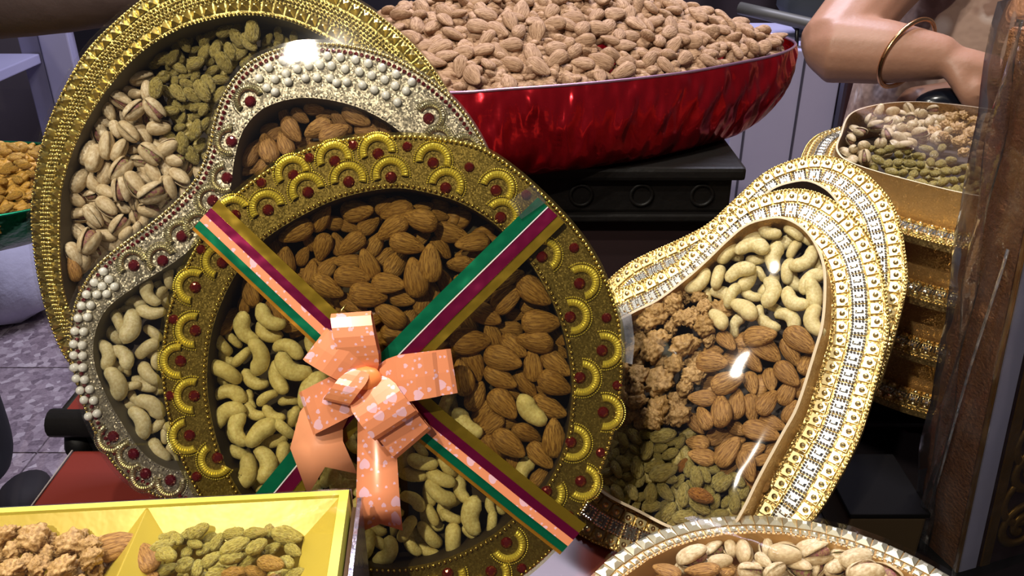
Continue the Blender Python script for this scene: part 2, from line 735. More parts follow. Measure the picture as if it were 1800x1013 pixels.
KIND = {}
for s_ in range(4):
    KIND.setdefault('a', []).append(mesh('almond', *almond_mesh(s_ + 1), MAT['almond']))
    KIND.setdefault('d', []).append(mesh('almond', *almond_mesh(s_ + 5), MAT['almond_dusty']))
    KIND.setdefault('c', []).append(mesh('cashew', *cashew_mesh(s_ + 1), MAT['cashew']))
    KIND.setdefault('p', []).append(mesh('pistachio', *pistachio_mesh(s_ + 1, (1.0, 7, 12, 9)[s_]), MAT['shell']))
    KIND.setdefault('r', []).append(mesh('raisin', *raisin_mesh(s_ + 1), MAT['raisin']))
    KIND.setdefault('g', []).append(mesh('raisin', *raisin_mesh(s_ + 1), MAT['raisin_gold']))
    KIND.setdefault('o', []).append(mesh('raisin', *raisin_mesh(s_ + 1), MAT['raisin_amber']))
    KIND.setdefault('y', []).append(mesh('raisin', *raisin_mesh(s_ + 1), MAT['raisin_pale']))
    KIND.setdefault('w', []).append(mesh('walnut', *walnut_mesh(s_ + 1), MAT['walnut']))
KIND['h'] = [mesh('almond', *half_almond_mesh(3), MAT['almond'])]
RAW = {'a': [almond_mesh(1), almond_mesh(3)], 'd': [almond_mesh(5), almond_mesh(7)], 'r': [raisin_mesh(1), raisin_mesh(2)]}
RAW['g'] = RAW['y'] = RAW['r']
KERNEL = mesh('kernel', *kernel_mesh(2), MAT['kernel'])
NAME = dict(a='almond', d='almond', h='almond', c='cashew', p='pistachio', r='raisin', g='raisin', o='raisin', y='raisin', w='walnut_kernel')
CATEG = dict(a='almond', d='almond', h='almond', c='cashew', p='pistachio', r='raisin', g='raisin', o='raisin', y='raisin', w='walnut')
SEMI = dict(a=(.5, .30, .19), d=(.5, .30, .19), h=(.5, .3, .12), c=(.5, .40, .20), s=(.5, .22, .30), p=(.5, .29, .27), r=(.5, .26, .21), g=(.5, .26, .21),
            o=(.5, .26, .21), y=(.5, .26, .21), w=(.5, .42, .36))
nut_count = {}


def bake_nut(acc, kind, loc, x, z, L):
    """append one nut to a joined lower layer"""
    x = np.asarray(x, float)
    x = x / np.linalg.norm(x)
    z = np.asarray(z, float) - x * np.dot(z, x)
    z = z / np.linalg.norm(z)
    y = np.cross(z, x)
    v, f = RAW[kind][int(rng.integers(len(RAW[kind])))]
    vv = np.asarray(v) * L
    acc.setdefault(kind, MB()).add(np.asarray(loc) + vv[:, :1] * x + vv[:, 1:2] * y + vv[:, 2:] * z, f)


def build_baked(acc, name, label, cat):
    if not acc:
        return None
    V, Fc, mats, idx, n = [], [], [], [], 0
    for k, mb in acc.items():
        vv = np.vstack(mb.v)
        V.append(vv)
        Fc += [tuple(i + n for i in q) for q in mb.f]
        idx += [len(mats)] * len(mb.f)
        mats.append(PILE[k])
        n += len(vv)
    me = mesh(name, np.vstack(V), Fc, mats)
    me.polygons.foreach_set('material_index', idx)
    return tag(link(name, me), label, cat, None, 'stuff')


def put_nut(kind, loc, x, z, L, label, group, variant=None):
    """one nut: x = long axis, z = face normal"""
    x = np.asarray(x, float)
    x = x / np.linalg.norm(x)
    z = np.asarray(z, float) - x * np.dot(z, x)
    z = z / np.linalg.norm(z)
    y = np.cross(z, x)
    ms = KIND[kind]
    i = int(rng.integers(len(ms))) if variant is None else variant
    s = (L, L * rng.uniform(.94, 1.06), L * rng.uniform(.94, 1.06))
    o = link(NAME[kind], ms[i], None, frame_matrix(x, y, z, loc, s))
    tag(o, label, CATEG[kind], group)
    if kind == 'p' and i > 0:
        k = bpy.data.objects.new('kernel', KERNEL)
        col.objects.link(k)
        k.parent = o
    return o


def parse(kind, txt):
    """'x y angle length[flag]; ...' -> list of nuts; angle in picture degrees"""
    out = []
    for q in txt.replace('\n', ' ').split(';'):
        q = q.split()
        if not q:
            continue
        fl = ''
        if len(q) > 4:
            fl = q[4]
        k = fl[1:] if fl.startswith('=') else kind
        out.append((k, float(q[0]), float(q[1]), float(q[2]), float(q[3]), '' if fl.startswith('=') else fl))
    return out


def pack(P, entries, labels, w0, lift, wtop, area, fill=0, fill_r=30, res=.0008, sizes=None, tiltmax=16, under=None, spin=0, scale=1.0):
    """lay traced nuts into a tray one on another (a height map finds where each comes to rest), then fill the gaps below them.
    P tray plane, w0 floor height, lift first-layer height, wtop height nothing passes, area 2-D polygon of the well"""
    lo, hi = area.min(0) - .01, area.max(0) + .01
    nx, ny = (np.ceil((hi - lo) / res)).astype(int)
    hm = np.full((ny, nx), w0 + lift)
    cov = np.zeros((ny, nx), bool)
    gx = lo[0] + (np.arange(nx) + .5) * res
    gy = lo[1] + (np.arange(ny) + .5) * res
    placed = []
    area = resample(ccw(area), 200)
    a_in = inward(area)

    def foot(c, d, a, b):
        r = max(a, b)
        i0, i1 = np.searchsorted(gx, [c[0] - r, c[0] + r])
        j0, j1 = np.searchsorted(gy, [c[1] - r, c[1] + r])
        X, Y = np.meshgrid(gx[i0:i1] - c[0], gy[j0:j1] - c[1])
        e = ((X * d[0] + Y * d[1]) / a) ** 2 + ((-X * d[1] + Y * d[0]) / b) ** 2
        return (slice(j0, j1), slice(i0, i1)), e

    order = sorted(entries, key=lambda q: (0 if 'l' in q[5] else 1, q[4]))
    for kind, px, py, ang, ln, fl in order:
        ang += rng.normal(0, spin) if spin else 0
        ln *= scale
        wg = w0 + lift + .006
        c = P.at(px, py, wg)
        ca, sa = math.cos(math.radians(ang)), -math.sin(math.radians(ang))
        if kind == 'c':
            ca, sa = math.cos(math.radians(ang - 90)), -math.sin(math.radians(ang - 90))
        e0, e1 = P.at(px - ca * 12, py - sa * 12, wg), P.at(px + ca * 12, py + sa * 12, wg)
        d = (e1 - e0)
        d = d / np.linalg.norm(d)
        L = ln * P.depth(c, wg) / FPX
        lo_, hi_ = {'a': (.013, .026), 'd': (.015, .026), 'h': (.013, .022), 'c': (.012, .026), 'p': (.011, .021), 'r': (.009, .019), 'g': (.009, .019),
                    'o': (.01, .019), 'y': (.01, .019), 'w': (.010, .027)}[kind]
        L = min(max(L * 1.06, lo_), hi_)
        side = kind == 'c' and 's' in fl
        sa_, sb_, sc_ = [q * L for q in SEMI['s' if side else kind]]
        sl, e = foot(c, d, sa_, sb_)
        m = e < 1
        if not m.any():
            continue
        prof = sc_ * np.sqrt(np.clip(1 - e, 0, 1))
        w = (hm[sl] + prof)[m].max() - .38 * sc_
        w = max(w0 + lift * .3 + sc_ * .7, min(w, wtop - sc_ * .9))
        c2 = P.at(px, py, w)
        ib, db = nearest(area, c2)
        if not inside(area, c2):
            db = -db
        if db < sb_ * .6:
            c2 = c2 + a_in[ib] * (sb_ * .6 - db)
        sl, e = foot(c2, d, sa_, sb_)
        prof = sc_ * np.sqrt(np.clip(1 - e, 0, 1))
        m = e < 1
        hm[sl] = np.where(m, np.maximum(hm[sl], w + prof), hm[sl])
        cov[sl] |= m
        x3 = d[0] * P.u + d[1] * P.v
        y3 = np.cross(P.n, x3)
        tl = math.radians(rng.uniform(-tiltmax, tiltmax))
        x3t = x3 * math.cos(tl) + P.n * math.sin(tl)
        roll = math.radians(rng.normal(0, 14)) + (math.pi / 2 if side else 0)
        if kind == 'p':
            roll = rng.uniform(0, 2 * math.pi)
        if kind in 'roygw':
            roll = rng.uniform(-.6, .6)
        z3 = P.n * math.cos(roll) + y3 * math.sin(roll)
        lab, grp = labels(kind, px, py)
        put_nut(kind, P.W(c2, w), x3t, z3, L, lab, grp)
        placed.append((c2, kind, px, py))
    if fill and placed:
        C2 = np.array([q[0] for q in placed])
        tries = 0
        done = 0
        acc = {}
        while done < fill and tries < fill * 40:
            tries += 1
            b = placed[int(rng.integers(len(placed)))]
            c = b[0] + rng.normal(0, .010, 2)
            if not inside(area, c) or nearest(area, c)[1] < .0075:
                continue
            i, dist = nearest(C2, c)
            kind = placed[i][1]
            kind = {'h': 'a', 'o': 'r'}.get(kind, kind)
            L = {'a': .020, 'd': .02, 'c': .019, 'p': .0165, 'r': .0135, 'g': .013, 'y': .014, 'w': .018}[kind]
            sa_, sb_, sc_ = [q * L for q in SEMI[kind]]
            th = rng.uniform(0, 2 * math.pi)
            d = np.array([math.cos(th), math.sin(th)])
            sl, e = foot(c, d, sa_, sb_)
            m = e < .8
            if not m.any() or cov[sl][m].mean() > .72:
                continue
            cov[sl] |= m
            x3 = d[0] * P.u + d[1] * P.v
            lab, grp = labels(kind, placed[i][2], placed[i][3])
            pos, zn = P.W(c, w0 + sc_ * .8 + .001), P.n + .3 * rng.normal(0, 1, 3)
            if kind in RAW and under:
                bake_nut(acc, kind, pos, x3, zn, L)
            else:
                put_nut(kind, pos, x3, zn, L, lab, grp)
            done += 1
        if under:
            build_baked(acc, 'lower_layer', *under)
    return placed


# ------------------------------------------------------------------ trim pieces
def ring_of_beads(P, curve, r, spacing, w, mb=None, sub=ICO1):
    n = max(8, int(loop_len(curve) / spacing))
    Q = P.W(resample(curve, n), w)
    mb = mb or MB()
    for q in Q:
        mb.add(sub[0] * r + q, sub[1])
    return mb


def stuff(o, label=None):
    o['kind'] = 'stuff'
    if label:
        o['label'] = label
    return o


def pyramid_mesh(name, mat, h=.5, flat=.12):
    a = .5
    b = flat * .5
    v = [(-a, -a, 0), (a, -a, 0), (a, a, 0), (-a, a, 0), (-a, -a, .08), (a, -a, .08), (a, a, .08), (-a, a, .08),
         (-b, -b, h), (b, -b, h), (b, b, h), (-b, b, h)]
    f = [(0, 1, 5, 4), (1, 2, 6, 5), (2, 3, 7, 6), (3, 0, 4, 7), (4, 5, 9, 8), (5, 6, 10, 9), (6, 7, 11, 10), (7, 4, 8, 11), (8, 9, 10, 11)]
    return mesh(name, v, f, mat, False)


def stud_with_bead():
    mb = MB()
    a = .5
    v = [(-a, -a, 0), (a, -a, 0), (a, a, 0), (-a, a, 0), (-a * .9, -a * .9, .2), (a * .9, -a * .9, .2), (a * .9, a * .9, .2), (-a * .9, a * .9, .2)]
    mb.add(v, BOXF[1:])
    mb.add(ICO2[0] * .24 + np.array([0, 0, .22]), ICO2[1])
    for sx in (-1, 1):
        mb.add([(sx * .42, -.42, .2), (sx * .1, -.42, .2), (sx * .42, -.1, .2), (sx * .38, -.38, .42)], [(0, 1, 3), (1, 2, 3), (2, 0, 3)])
    return mesh('stud', np.vstack(mb.v), mb.f, MAT['stud_gold'], False)


def jewel_mesh():
    """square crystal in a frame of beads"""
    mb = MB()
    mb.add([(-.5, -.5, 0), (.5, -.5, 0), (.5, .5, 0), (-.5, .5, 0), (-.5, -.5, .08), (.5, -.5, .08), (.5, .5, .08), (-.5, .5, .08)], BOXF)
    for i in range(5):
        t = -.42 + .21 * i
        for q in ((t, -.42), (t, .42), (-.42, t), (.42, t)):
            mb.add(ICO1[0] * .105 + np.array([q[0], q[1], .12]), ICO1[1])
    a, b = .27, .13
    mb.add([(-b, -a, .1), (b, -a, .1), (b, a, .1), (-b, a, .1), (-b * .5, -a * .5, .22), (b * .5, -a * .5, .22), (b * .5, a * .5, .22), (-b * .5, a * .5, .22)], BOXF)
    return mesh('jewel', np.vstack(mb.v), mb.f, MAT['silver'], False)


def arc_mesh(mat, beads=True):
    """ribbed half-moon, outer radius 1, hollow facing -y"""
    mb = MB()
    n, prof = 40, [(.56, 0), (.56, .10), (.64, .22), (.76, .27), (.88, .22), (.95, .10), (.95, 0)]
    V, Fc = [], []
    sw = math.radians(205)
    for i in range(n + 1):
        a = math.pi / 2 - sw / 2 + sw * i / n
        rib = 1.0 if i % 2 else .82
        for r, z in prof:
            V.append((r * math.cos(a), r * math.sin(a), z * rib))
    m = len(prof)
    for i in range(n):
        for j in range(m - 1):
            Fc.append((i * m + j, i * m + j + 1, (i + 1) * m + j + 1, (i + 1) * m + j)[::-1])
    Fc += [tuple(range(m)), tuple(n * m + j for j in range(m))[::-1]]
    mb.add(V, Fc)
    if beads:
        for i in range(33):
            a = math.pi / 2 - sw / 2 + sw * i / 32
            mb.add(ICO1[0] * .05 + np.array([1.05 * math.cos(a), 1.05 * math.sin(a), .05]), ICO1[1])
    return mesh('arc', np.vstack(mb.v), mb.f, mat, False)


def gem_mesh():
    V, Fc = [], []
    for r, z in ((1, 0), (1, .15), (.72, .5), (.42, .62)):
        for k in range(10):
            a = 2 * math.pi * k / 10
            V.append((r * math.cos(a), r * math.sin(a), z))
    for i in range(3):
        for k in range(10):
            k2 = (k + 1) % 10
            Fc.append((i * 10 + k, i * 10 + k2, (i + 1) * 10 + k2, (i + 1) * 10 + k))
    Fc.append(tuple(30 + k for k in range(10)))
    return mesh('gem', V, Fc, MAT['ruby'], False)


PYR = pyramid_mesh('stud', MAT['gold_dull'])
PYR_S = pyramid_mesh('stud', MAT['stud_pale'], .3, .3)
STUD = stud_with_bead()
JEWEL = jewel_mesh()
ARC_G = arc_mesh(MAT['gold_bright'])
ARC_S = arc_mesh(plain('champagne leaf', '#d8d0a8', .3, 1.0))
GEM = gem_mesh()
PEARL = mesh('pearl', ICO3[0], ICO3[1], MAT['pearl'])


def along(P, curve, spacing, me, name, size, w, parent, twist=0.0, keep=None, sx=1.0):
    n = max(6, int(round(loop_len(curve) / spacing)))
    Q = resample(curve, n)
    T = np.roll(Q, -1, 0) - np.roll(Q, 1, 0)
    for q, t in zip(Q, T):
        if keep is not None and not keep(q):
            continue
        t = t / np.linalg.norm(t)
        x = t[0] * P.u + t[1] * P.v
        link(name, me, parent, frame_matrix(x, np.cross(P.n, x), P.n, P.W(q, w), (size * sx, size, size)))


def put_on(P, q, yd, me, name, size, w, parent):
    """piece at 2-D point q whose local y points along 2-D direction yd"""
    yd = np.asarray(yd) / np.linalg.norm(yd)
    y = yd[0] * P.u + yd[1] * P.v
    return link(name, me, parent, frame_matrix(np.cross(y, P.n), y, P.n, P.W(q, w), size))


def recessed_tray(name, P, outer_px, inner_px, depth, mats, label, cat, film_mat, grp=None, film_lift=.004):
    outer = ccw(smooth_loop(P.poly(outer_px), 180))
    inner = ccw(smooth_loop(P.poly(inner_px), 160))
    lowest = min(outer, key=lambda q: P.W(q)[2])
    root = thing(name, tuple(P.W(lowest, -depth)), label, cat, grp)
    v, f = fill_loops([outer, inner])
    link('border', mesh('border', P.W(v, 0), f, mats[0], False), root)
    v, f = strip_loop(P.W(outer, 0), P.W(outer, -depth))
    link('side_wall', mesh('side_wall', v, f, mats[1]), root)
    v, f = strip_loop(P.W(inner, -depth * .96), P.W(inner, 0))
    link('inner_wall', mesh('inner_wall', v, f, mats[2]), root)
    v, f = fill_loops([outer])
    link('base', mesh('base', np.vstack([P.W(v, -depth * .96), P.W(v, -depth)]), f + [tuple(i + len(v) for i in q[::-1]) for q in f], mats[3], False), root)
    ex = outer - inward(outer) * .0008
    v, f = fill_loops([ex])
    fl = link('film', mesh('film', P.W(v, film_lift), f, film_mat, False), root)
    v, f = strip_loop(P.W(ex, film_lift), P.W(ex, -depth * .5))
    link('film_skirt', mesh('film_skirt', v, f, film_mat), root)
    return root, outer, inner

# ================================================================== the setting
def structure(o, label=None):
    o['kind'] = 'structure'
    if label:
        o['label'] = label
    return o


FLOOR = -0.75
N_ = Nodes('terrazzo')
v_ = N_.coord()
vo_ = N_.new('ShaderNodeTexVoronoi')
vo_.inputs['Scale'].default_value = 62
N_.l(v_, vo_.inputs['Vector'])
chip = N_.ramp(vo_.outputs['Color'], [(.0, lin('#5c4e57')), (.3, lin('#86757f')), (.62, lin('#a8979f')), (.9, lin('#d8cbd0'))])
fine = N_.noise(v_, 160, 4)
chip2 = N_.mix(.35, chip, N_.ramp(fine.outputs[0], [(.35, lin('#5a4c55')), (.65, lin('#a4949c'))]))
MAT['terrazzo'] = N_.set(Base_Color=chip2, Roughness=.45)
MAT['grout'] = plain('dark grout', '#4a4046', .9)
mb = MB()
mb.box((-2.6, -1.2, FLOOR - .05), (2.6, 3.8, FLOOR - .004))
floor = structure(mb.build('floor', MAT['grout']), 'speckled mauve terrazzo floor')
T = .335
for ix in range(-7, 6):
    for iy in range(0, 9):
        x0, y0 = ix * T, .78 + iy * T
        if ix == -7 and iy == 0:
            tile_me = mesh('floor_tile', *(lambda b: (np.vstack(b.v), b.f))(MB().box((.002, .002, 0), (T - .002, T - .002, .006))), MAT['terrazzo'], False)
        o = link('floor_tile', tile_me, None, Matrix.Translation((x0, y0, FLOOR - .006)))
        o.parent = floor
mb = MB()
mb.box((-2.7, 3.8, FLOOR), (2.7, 3.9, 2.4))
structure(mb.build('wall_back', plain('dark shop wall', '#2a242c', .8, 0, '#1f1a22', 3)), 'dark purplish back wall of the shop')

# red display table in front
root = thing('display_table', (-.05, .2, FLOOR), 'red laminate display table carrying the gift trays', 'table')
TL, TR, TF, TB = -.313, .195, .05, .490
b = MB().box((TL, TF, -.018), (TR, TB, 0), .0015)
b.build('tabletop', MAT['table_red'], root)
b = MB().box((TL - .0012, TF, -.016), (TL - .0002, TB, .0006))
b.build('edge_strip', plain('grey edge band', '#8d837c', .4, .2), root)
for lx in (TL + .03, TR - .06):
    for ly in (TF + .02, TB - .06):
        MB().box((lx, ly, FLOOR), (lx + .035, ly + .035, -.018), .003).build('leg', MAT['black_wood'], root)

# low black-edged step behind the red table, red on top
root = thing('display_step', (-.05, .6, FLOOR), 'low red-topped step with a rounded black wooden edge', 'display stand')
SX0, SX1 = -.335, .03
b = MB().box((SX0 + .012, .508, .012), (SX1, .70, .0205))
b.build('step_top', MAT['table_red'], root)
path = [(SX0, .509, .0095), (SX0 + .08, .509, .0095), (SX1, .509, .0095)]
mb = MB()
mb.add(*tube([(SX0, .509, .0105), (-.1, .509, .0105), (SX1, .509, .0105)], .0105, 14))
mb.build('edge_moulding', MAT['black_wood'], root, True)
mb = MB()
mb.add(*tube([(SX0 + .011, .507, .0095), (SX0 + .011, .60, .0095), (SX0 + .011, .70, .0095)], .0100, 12))
mb.build('side_moulding', MAT['black_wood'], root, True)
MB().box((SX0 + .006, .512, -.03), (SX1, .70, .004), .004).build('apron', MAT['black_wood'], root)
for k in range(5):
    mb = MB()
    mb.add(*tube([(SX0 + .012 + k * .07, .516, -.004), (SX0 + .012 + k * .07, .516, -.016), (SX0 + .012 + k * .07, .516, -.03)], [.009, .0115, .006], 10))
    mb.build('turned_knob', MAT['black_wood'], root, True)
MB().box((SX0 + .03, .53, FLOOR), (SX1 - .02, .69, -.03)).build('base', MAT['black'], root)

# black stand under the almond bowl
root = thing('bowl_stand', (-.03, .9, FLOOR), 'black carved wooden stand under the red foil bowl', 'display stand')
BX0, BX1, BY0, BY1, BZ = -.32, .225, .825, 1.17, .100
MB().box((BX0 - .01, BY0 - .012, BZ - .014), (BX1 + .01, BY1 + .01, BZ), .004).build('stand_top', MAT['black_wood'], root)
MB().box((BX0, BY0, BZ - .052), (BX1, BY1, BZ - .014), .003).build('frieze', MAT['black_wood'], root)
MB().box((BX0 - .006, BY0 - .008, BZ - .060), (BX1 + .006, BY1 + .006, BZ - .052), .002).build('moulding', MAT['black_wood'], root)
for k in range(9):
    mb = MB()
    cx = BX1 - .03 - k * .062
    a = np.linspace(0, 2 * math.pi, 25)
    mb.add(*tube(np.stack([cx + .011 * np.cos(a), 0 * a + BY0 - .0005, BZ - .033 + .011 * np.sin(a)], 1), .0022, 6, caps=False))
    mb.build('carved_ring', MAT['black_wood'], root, True)
MB().box((BX0 + .02, BY0 + .012, FLOOR), (BX1 - .012, BY1 - .012, BZ - .060)).build('body', plain('dark maroon cloth', '#1c0a0c', .8, 0, '#2a0f12', 8), root)

# ================================================================== tray planes
PC = Plane((0, .334, .017), 28, 0)
PB = Plane(PC.o - .050 * PC.n, 28, 0)
PA = Plane(PC.o - .100 * PC.n, 28, 0)

# ------------------------------------------------------------------ tray A: large gold tray with studs
A_out = [(55, 390), (62, 310), (80, 230), (110, 160), (150, 92), (200, 40), (260, -8), (340, -45), (430, -58), (530, -42), (625, 0), (683, 39), (742, 95),
         (790, 165), (820, 250), (830, 350), (820, 470), (780, 580), (700, 670), (590, 728), (450, 745), (320, 740), (210, 710), (140, 660), (100, 600), (70, 500)]
A_in = [(108, 470), (106, 400), (110, 330), (135, 250), (170, 185), (215, 125), (265, 80), (330, 46), (410, 28), (470, 29), (520, 42), (566, 64), (620, 100),
        (690, 170), (740, 260), (760, 360), (750, 470), (710, 560), (640, 625), (540, 660), (430, 668), (320, 655), (220, 625), (150, 575), (118, 530)]
trayA, Ao, Ai = recessed_tray('gift_tray', PA, A_out, A_in, .030, [MAT['foil_A'], MAT['foil_D'], MAT['grey_liner'], MAT['dark_liner']],
                              'large round gold tray with rows of pyramid studs, rearmost on the left', 'gift tray', MAT['film'])
mid = lambda t: between(Ao, Ai, t)
stuff(ring_of_beads(PA, mid(.04), .0011, .0026, .001).build('bead_edge', MAT['gold'], trayA, True))
stuff(ring_of_beads(PA, mid(.97), .0011, .0026, .001).build('inner_bead_edge', MAT['gold'], trayA, True))
along(PA, mid(.19), .0080, PYR, 'stud', .0064, .0002, trayA)
along(PA, mid(.80), .0080, PYR, 'stud', .0064, .0002, trayA)
mb = MB()
for t in (.36, .44, .52, .60, .67):
    ring_of_beads(PA, mid(t), .0011 + .0003 * (t in (.44, .60)), .0028, .0006, mb)
stuff(mb.build('bead_mesh', plain('pale gold bead', '#d6c37a', .2, 1.0), trayA, True))

# ------------------------------------------------------------------ tray B: silver paisley tray
B_out = [(862, 275), (820, 200), (770, 150), (700, 105), (630, 82), (550, 75), (480, 88), (430, 115), (395, 160), (376, 210), (365, 260), (345, 310),
         (310, 352), (260, 395), (205, 435), (162, 475), (132, 530), (122, 590), (128, 650), (145, 710), (170, 770), (205, 825), (250, 862), (330, 890),
         (440, 900), (560, 892), (690, 850), (790, 760), (850, 620), (880, 480), (884, 370)]
B_in = [(402, 348), (413, 275), (430, 225), (468, 188), (530, 172), (600, 180), (660, 203), (712, 240), (760, 300), (795, 390), (800, 500), (765, 620),
        (690, 720), (580, 790), (450, 820), (340, 828), (290, 822), (250, 795), (213, 742), (184, 690), (166, 640), (166, 590), (186, 545), (226, 512),
        (270, 484), (310, 458), (352, 422), (385, 385)]
trayB, Bo, Bi = recessed_tray('gift_tray', PB, B_out, B_in, .030, [MAT['foil_B'], MAT['foil_B'], MAT['grey_liner'], MAT['dark_liner']],
                              'silver mango-shaped tray with pearls and red rhinestone edging', 'gift tray', MAT['film_glossy'])
off = lambda L, d: L + inward(L) * d
stuff(ring_of_beads(PB, off(Bo, .0012), .0012, .0026, .001).build('bead_edge', MAT['gold'], trayB, True))
n_ = int(loop_len(Bo) / .0036)
Q_ = PB.W(resample(off(Bo, .0048), n_), .0004)
mb = MB()
for q in Q_:
    mb.add(ICO1[0] * .00145 + q, ICO1[1])
stuff(mb.build('rhinestone_row', MAT['ruby'], trayB, False), 'row of small red rhinestones')
stuff(ring_of_beads(PB, off(Bo, .0080), .0007, .0034, .0004).build('fine_bead_row', MAT['silver'], trayB, True))
stuff(ring_of_beads(PB, off(Bi, -.0012), .0006, .0030, .0004).build('inner_bead_row', MAT['silver'], trayB, True))
pe = [(400 + x / 3.07, y / 3.07) for x, y in [(455, 305), (540, 305), (610, 312), (690, 325), (760, 345), (835, 368), (910, 403), (995, 445), (225, 368), (375, 318),
      (440, 358), (500, 352), (562, 358), (635, 375), (712, 390), (778, 410), (848, 432), (905, 465), (965, 493), (173, 425), (258, 430), (318, 400), (378, 375),
      (422, 425), (485, 422), (555, 425), (645, 445), (730, 462), (793, 487), (855, 517), (918, 555), (215, 477), (260, 500), (330, 445), (590, 450), (300, 330)]]
pe += [(90 + x / 5.067, 450 + y / 5.067) for x, y in [(475, 140), (523, 210), (393, 238), (465, 270), (575, 275), (325, 345), (418, 345), (505, 340), (280, 445), (363, 440),
       (250, 555), (335, 545), (222, 670), (300, 675), (210, 785), (287, 795), (212, 885), (290, 890), (212, 995), (290, 995)]]
pe += [(130 + x / 5.067, 630 + y / 5.067) for x, y in [(30, 180), (105, 190), (65, 285), (150, 275), (100, 370), (185, 375), (140, 515), (215, 490), (20, 80), (90, 80)]]
for x, y in pe:
    link('pearl', PEARL, trayB, Matrix.Translation(PB.W(PB.at(x, y), .0014)) @ Matrix.Scale(.0026, 4))


def arc_and_gem(P, x, y, inner, parent, arcmesh, r, g=.0032):
    q = P.at(x, y)
    i, _ = nearest(inner, q)
    d = q - inner[i]
    # moons open towards the well
    moon = put_on(P, q, d, arcmesh, 'half_moon', r, .0002, parent)
    gem = put_on(P, q - d / np.linalg.norm(d) * .0012, d, GEM, 'gem', g, .0002, moon)
    gem.matrix_parent_inverse = moon.matrix_basis.inverted()


for x, y in [(438, 176), (404, 249), (756, 206), (770, 248), (818, 262), (371, 352), (396, 314), (318, 413), (349, 398), (234, 464), (284, 456), (197, 770),
             (255, 836), (232, 800), (300, 848)]:
    arc_and_gem(PB, x, y, Bi, trayB, ARC_S, .0098, .0036)

# ------------------------------------------------------------------ tray C: round gold tray with bow
C_out = [(690, 238), (770, 242), (860, 266), (960, 345), (1040, 440), (1083, 540), (1095, 620), (1088, 720), (1060, 820), (1010, 920), (930, 1005), (840, 1050),
         (720, 1068), (600, 1058), (480, 1010), (400, 940), (340, 855), (305, 770), (287, 690), (284, 620), (300, 530), (340, 440), (385, 370), (450, 312), (530, 265), (610, 243)]
C_in = [(690, 331), (760, 341), (820, 362), (880, 403), (930, 460), (968, 525), (992, 590), (1004, 660), (1003, 720), (990, 790), (955, 860), (895, 917), (850, 950),
        (780, 983), (700, 998), (620, 990), (530, 955), (450, 900), (402, 830), (374, 745), (364, 660), (376, 570), (410, 490), (455, 430), (520, 385), (600, 348)]
trayC, Co, Ci = recessed_tray('gift_tray', PC, C_out, C_in, .030, [MAT['foil_C'], MAT['foil_C'], MAT['dark_liner'], MAT['dark_liner']],
                              'round gold tray of almonds and cashews with crossed ribbons and a peach bow', 'gift tray', MAT['film_amber'])
stuff(ring_of_beads(PC, off(Co, .0012), .0012, .0028, .001).build('bead_edge', MAT['gold'], trayC, True))
stuff(ring_of_beads(PC, off(Ci, -.0016), .0011, .0031, .0008).build('inner_bead_edge', MAT['gold'], trayC, True))
for x, y in [(515, 305), (588, 280), (664, 267), (762, 283), (874, 332), (540, 335), (613, 316), (687, 308), (785, 327), (883, 380), (470, 366), (411, 376), (388, 460),
             (955, 449), (1022, 497), (1006, 557), (1062, 616), (1023, 665), (1064, 725), (1007, 779), (1024, 848), (962, 868), (893, 957), (788, 1012), (865, 1008),
             (340, 504), (340, 581), (314, 635), (338, 696), (330, 767), (380, 808), (420, 905)]:
    arc_and_gem(PC, x, y, Ci, trayC, ARC_G, .0102)
for x, y in [(621, 256), (716, 258), (544, 278), (460, 322), (825, 294), (925, 343), (1009, 436), (1066, 559), (1085, 678), (1056, 796), (1000, 907), (917, 999),
             (354, 439), (306, 562), (300, 696), (346, 838)]:
    put_on(PC, PC.at(x, y), (0, 1), GEM, 'gem', .0028, .0002, trayC)

# ------------------------------------------------------------------ contents of A, B, C (picture x, y, direction, length)
A_p = '''233 123 15 42;219 152 160 28;192 164 60 36;211 176 325 42;239 165 0 28;259 160 95 36;237 194 45 42;271 192 310 42;258 208 290 36;190 196 290 36;171 194 70 30;
214 204 90 20;184 216 330 32;162 226 290 42;204 228 290 32;226 232 315 46;251 236 300 40;280 224 10 40;188 256 85 48;210 264 60 42;237 263 20 30;265 270 320 44;
294 260 35 42;308 279 350 40;152 268 75 44;133 264 70 40;167 278 80 48;150 238 80 34 l;214 286 40 36;244 284 350 34;129 290 0 36;138 318 60 44;186 304 75 42;
212 298 55 46;273 304 300 40;252 314 330 34 l;294 296 290 36;316 312 320 42;164 322 310 40;188 340 330 40;213 332 275 46;236 324 300 46;267 340 25 46;295 330 280 42;
130 348 330 40;157 345 355 32;188 364 315 42;216 366 340 32;236 354 285 34;263 368 355 38;290 358 45 28;126 378 5 42;164 380 305 44;182 386 320 36;210 396 45 40;
238 382 90 28 l;254 386 70 26;126 410 320 44;156 424 70 46;188 414 345 38;222 410 50 30;240 402 60 28;166 440 325 34;130 448 290 44;146 462 60 40;160 462 45 28'''
A_a = '120 474 100 44;128 511 70 38'
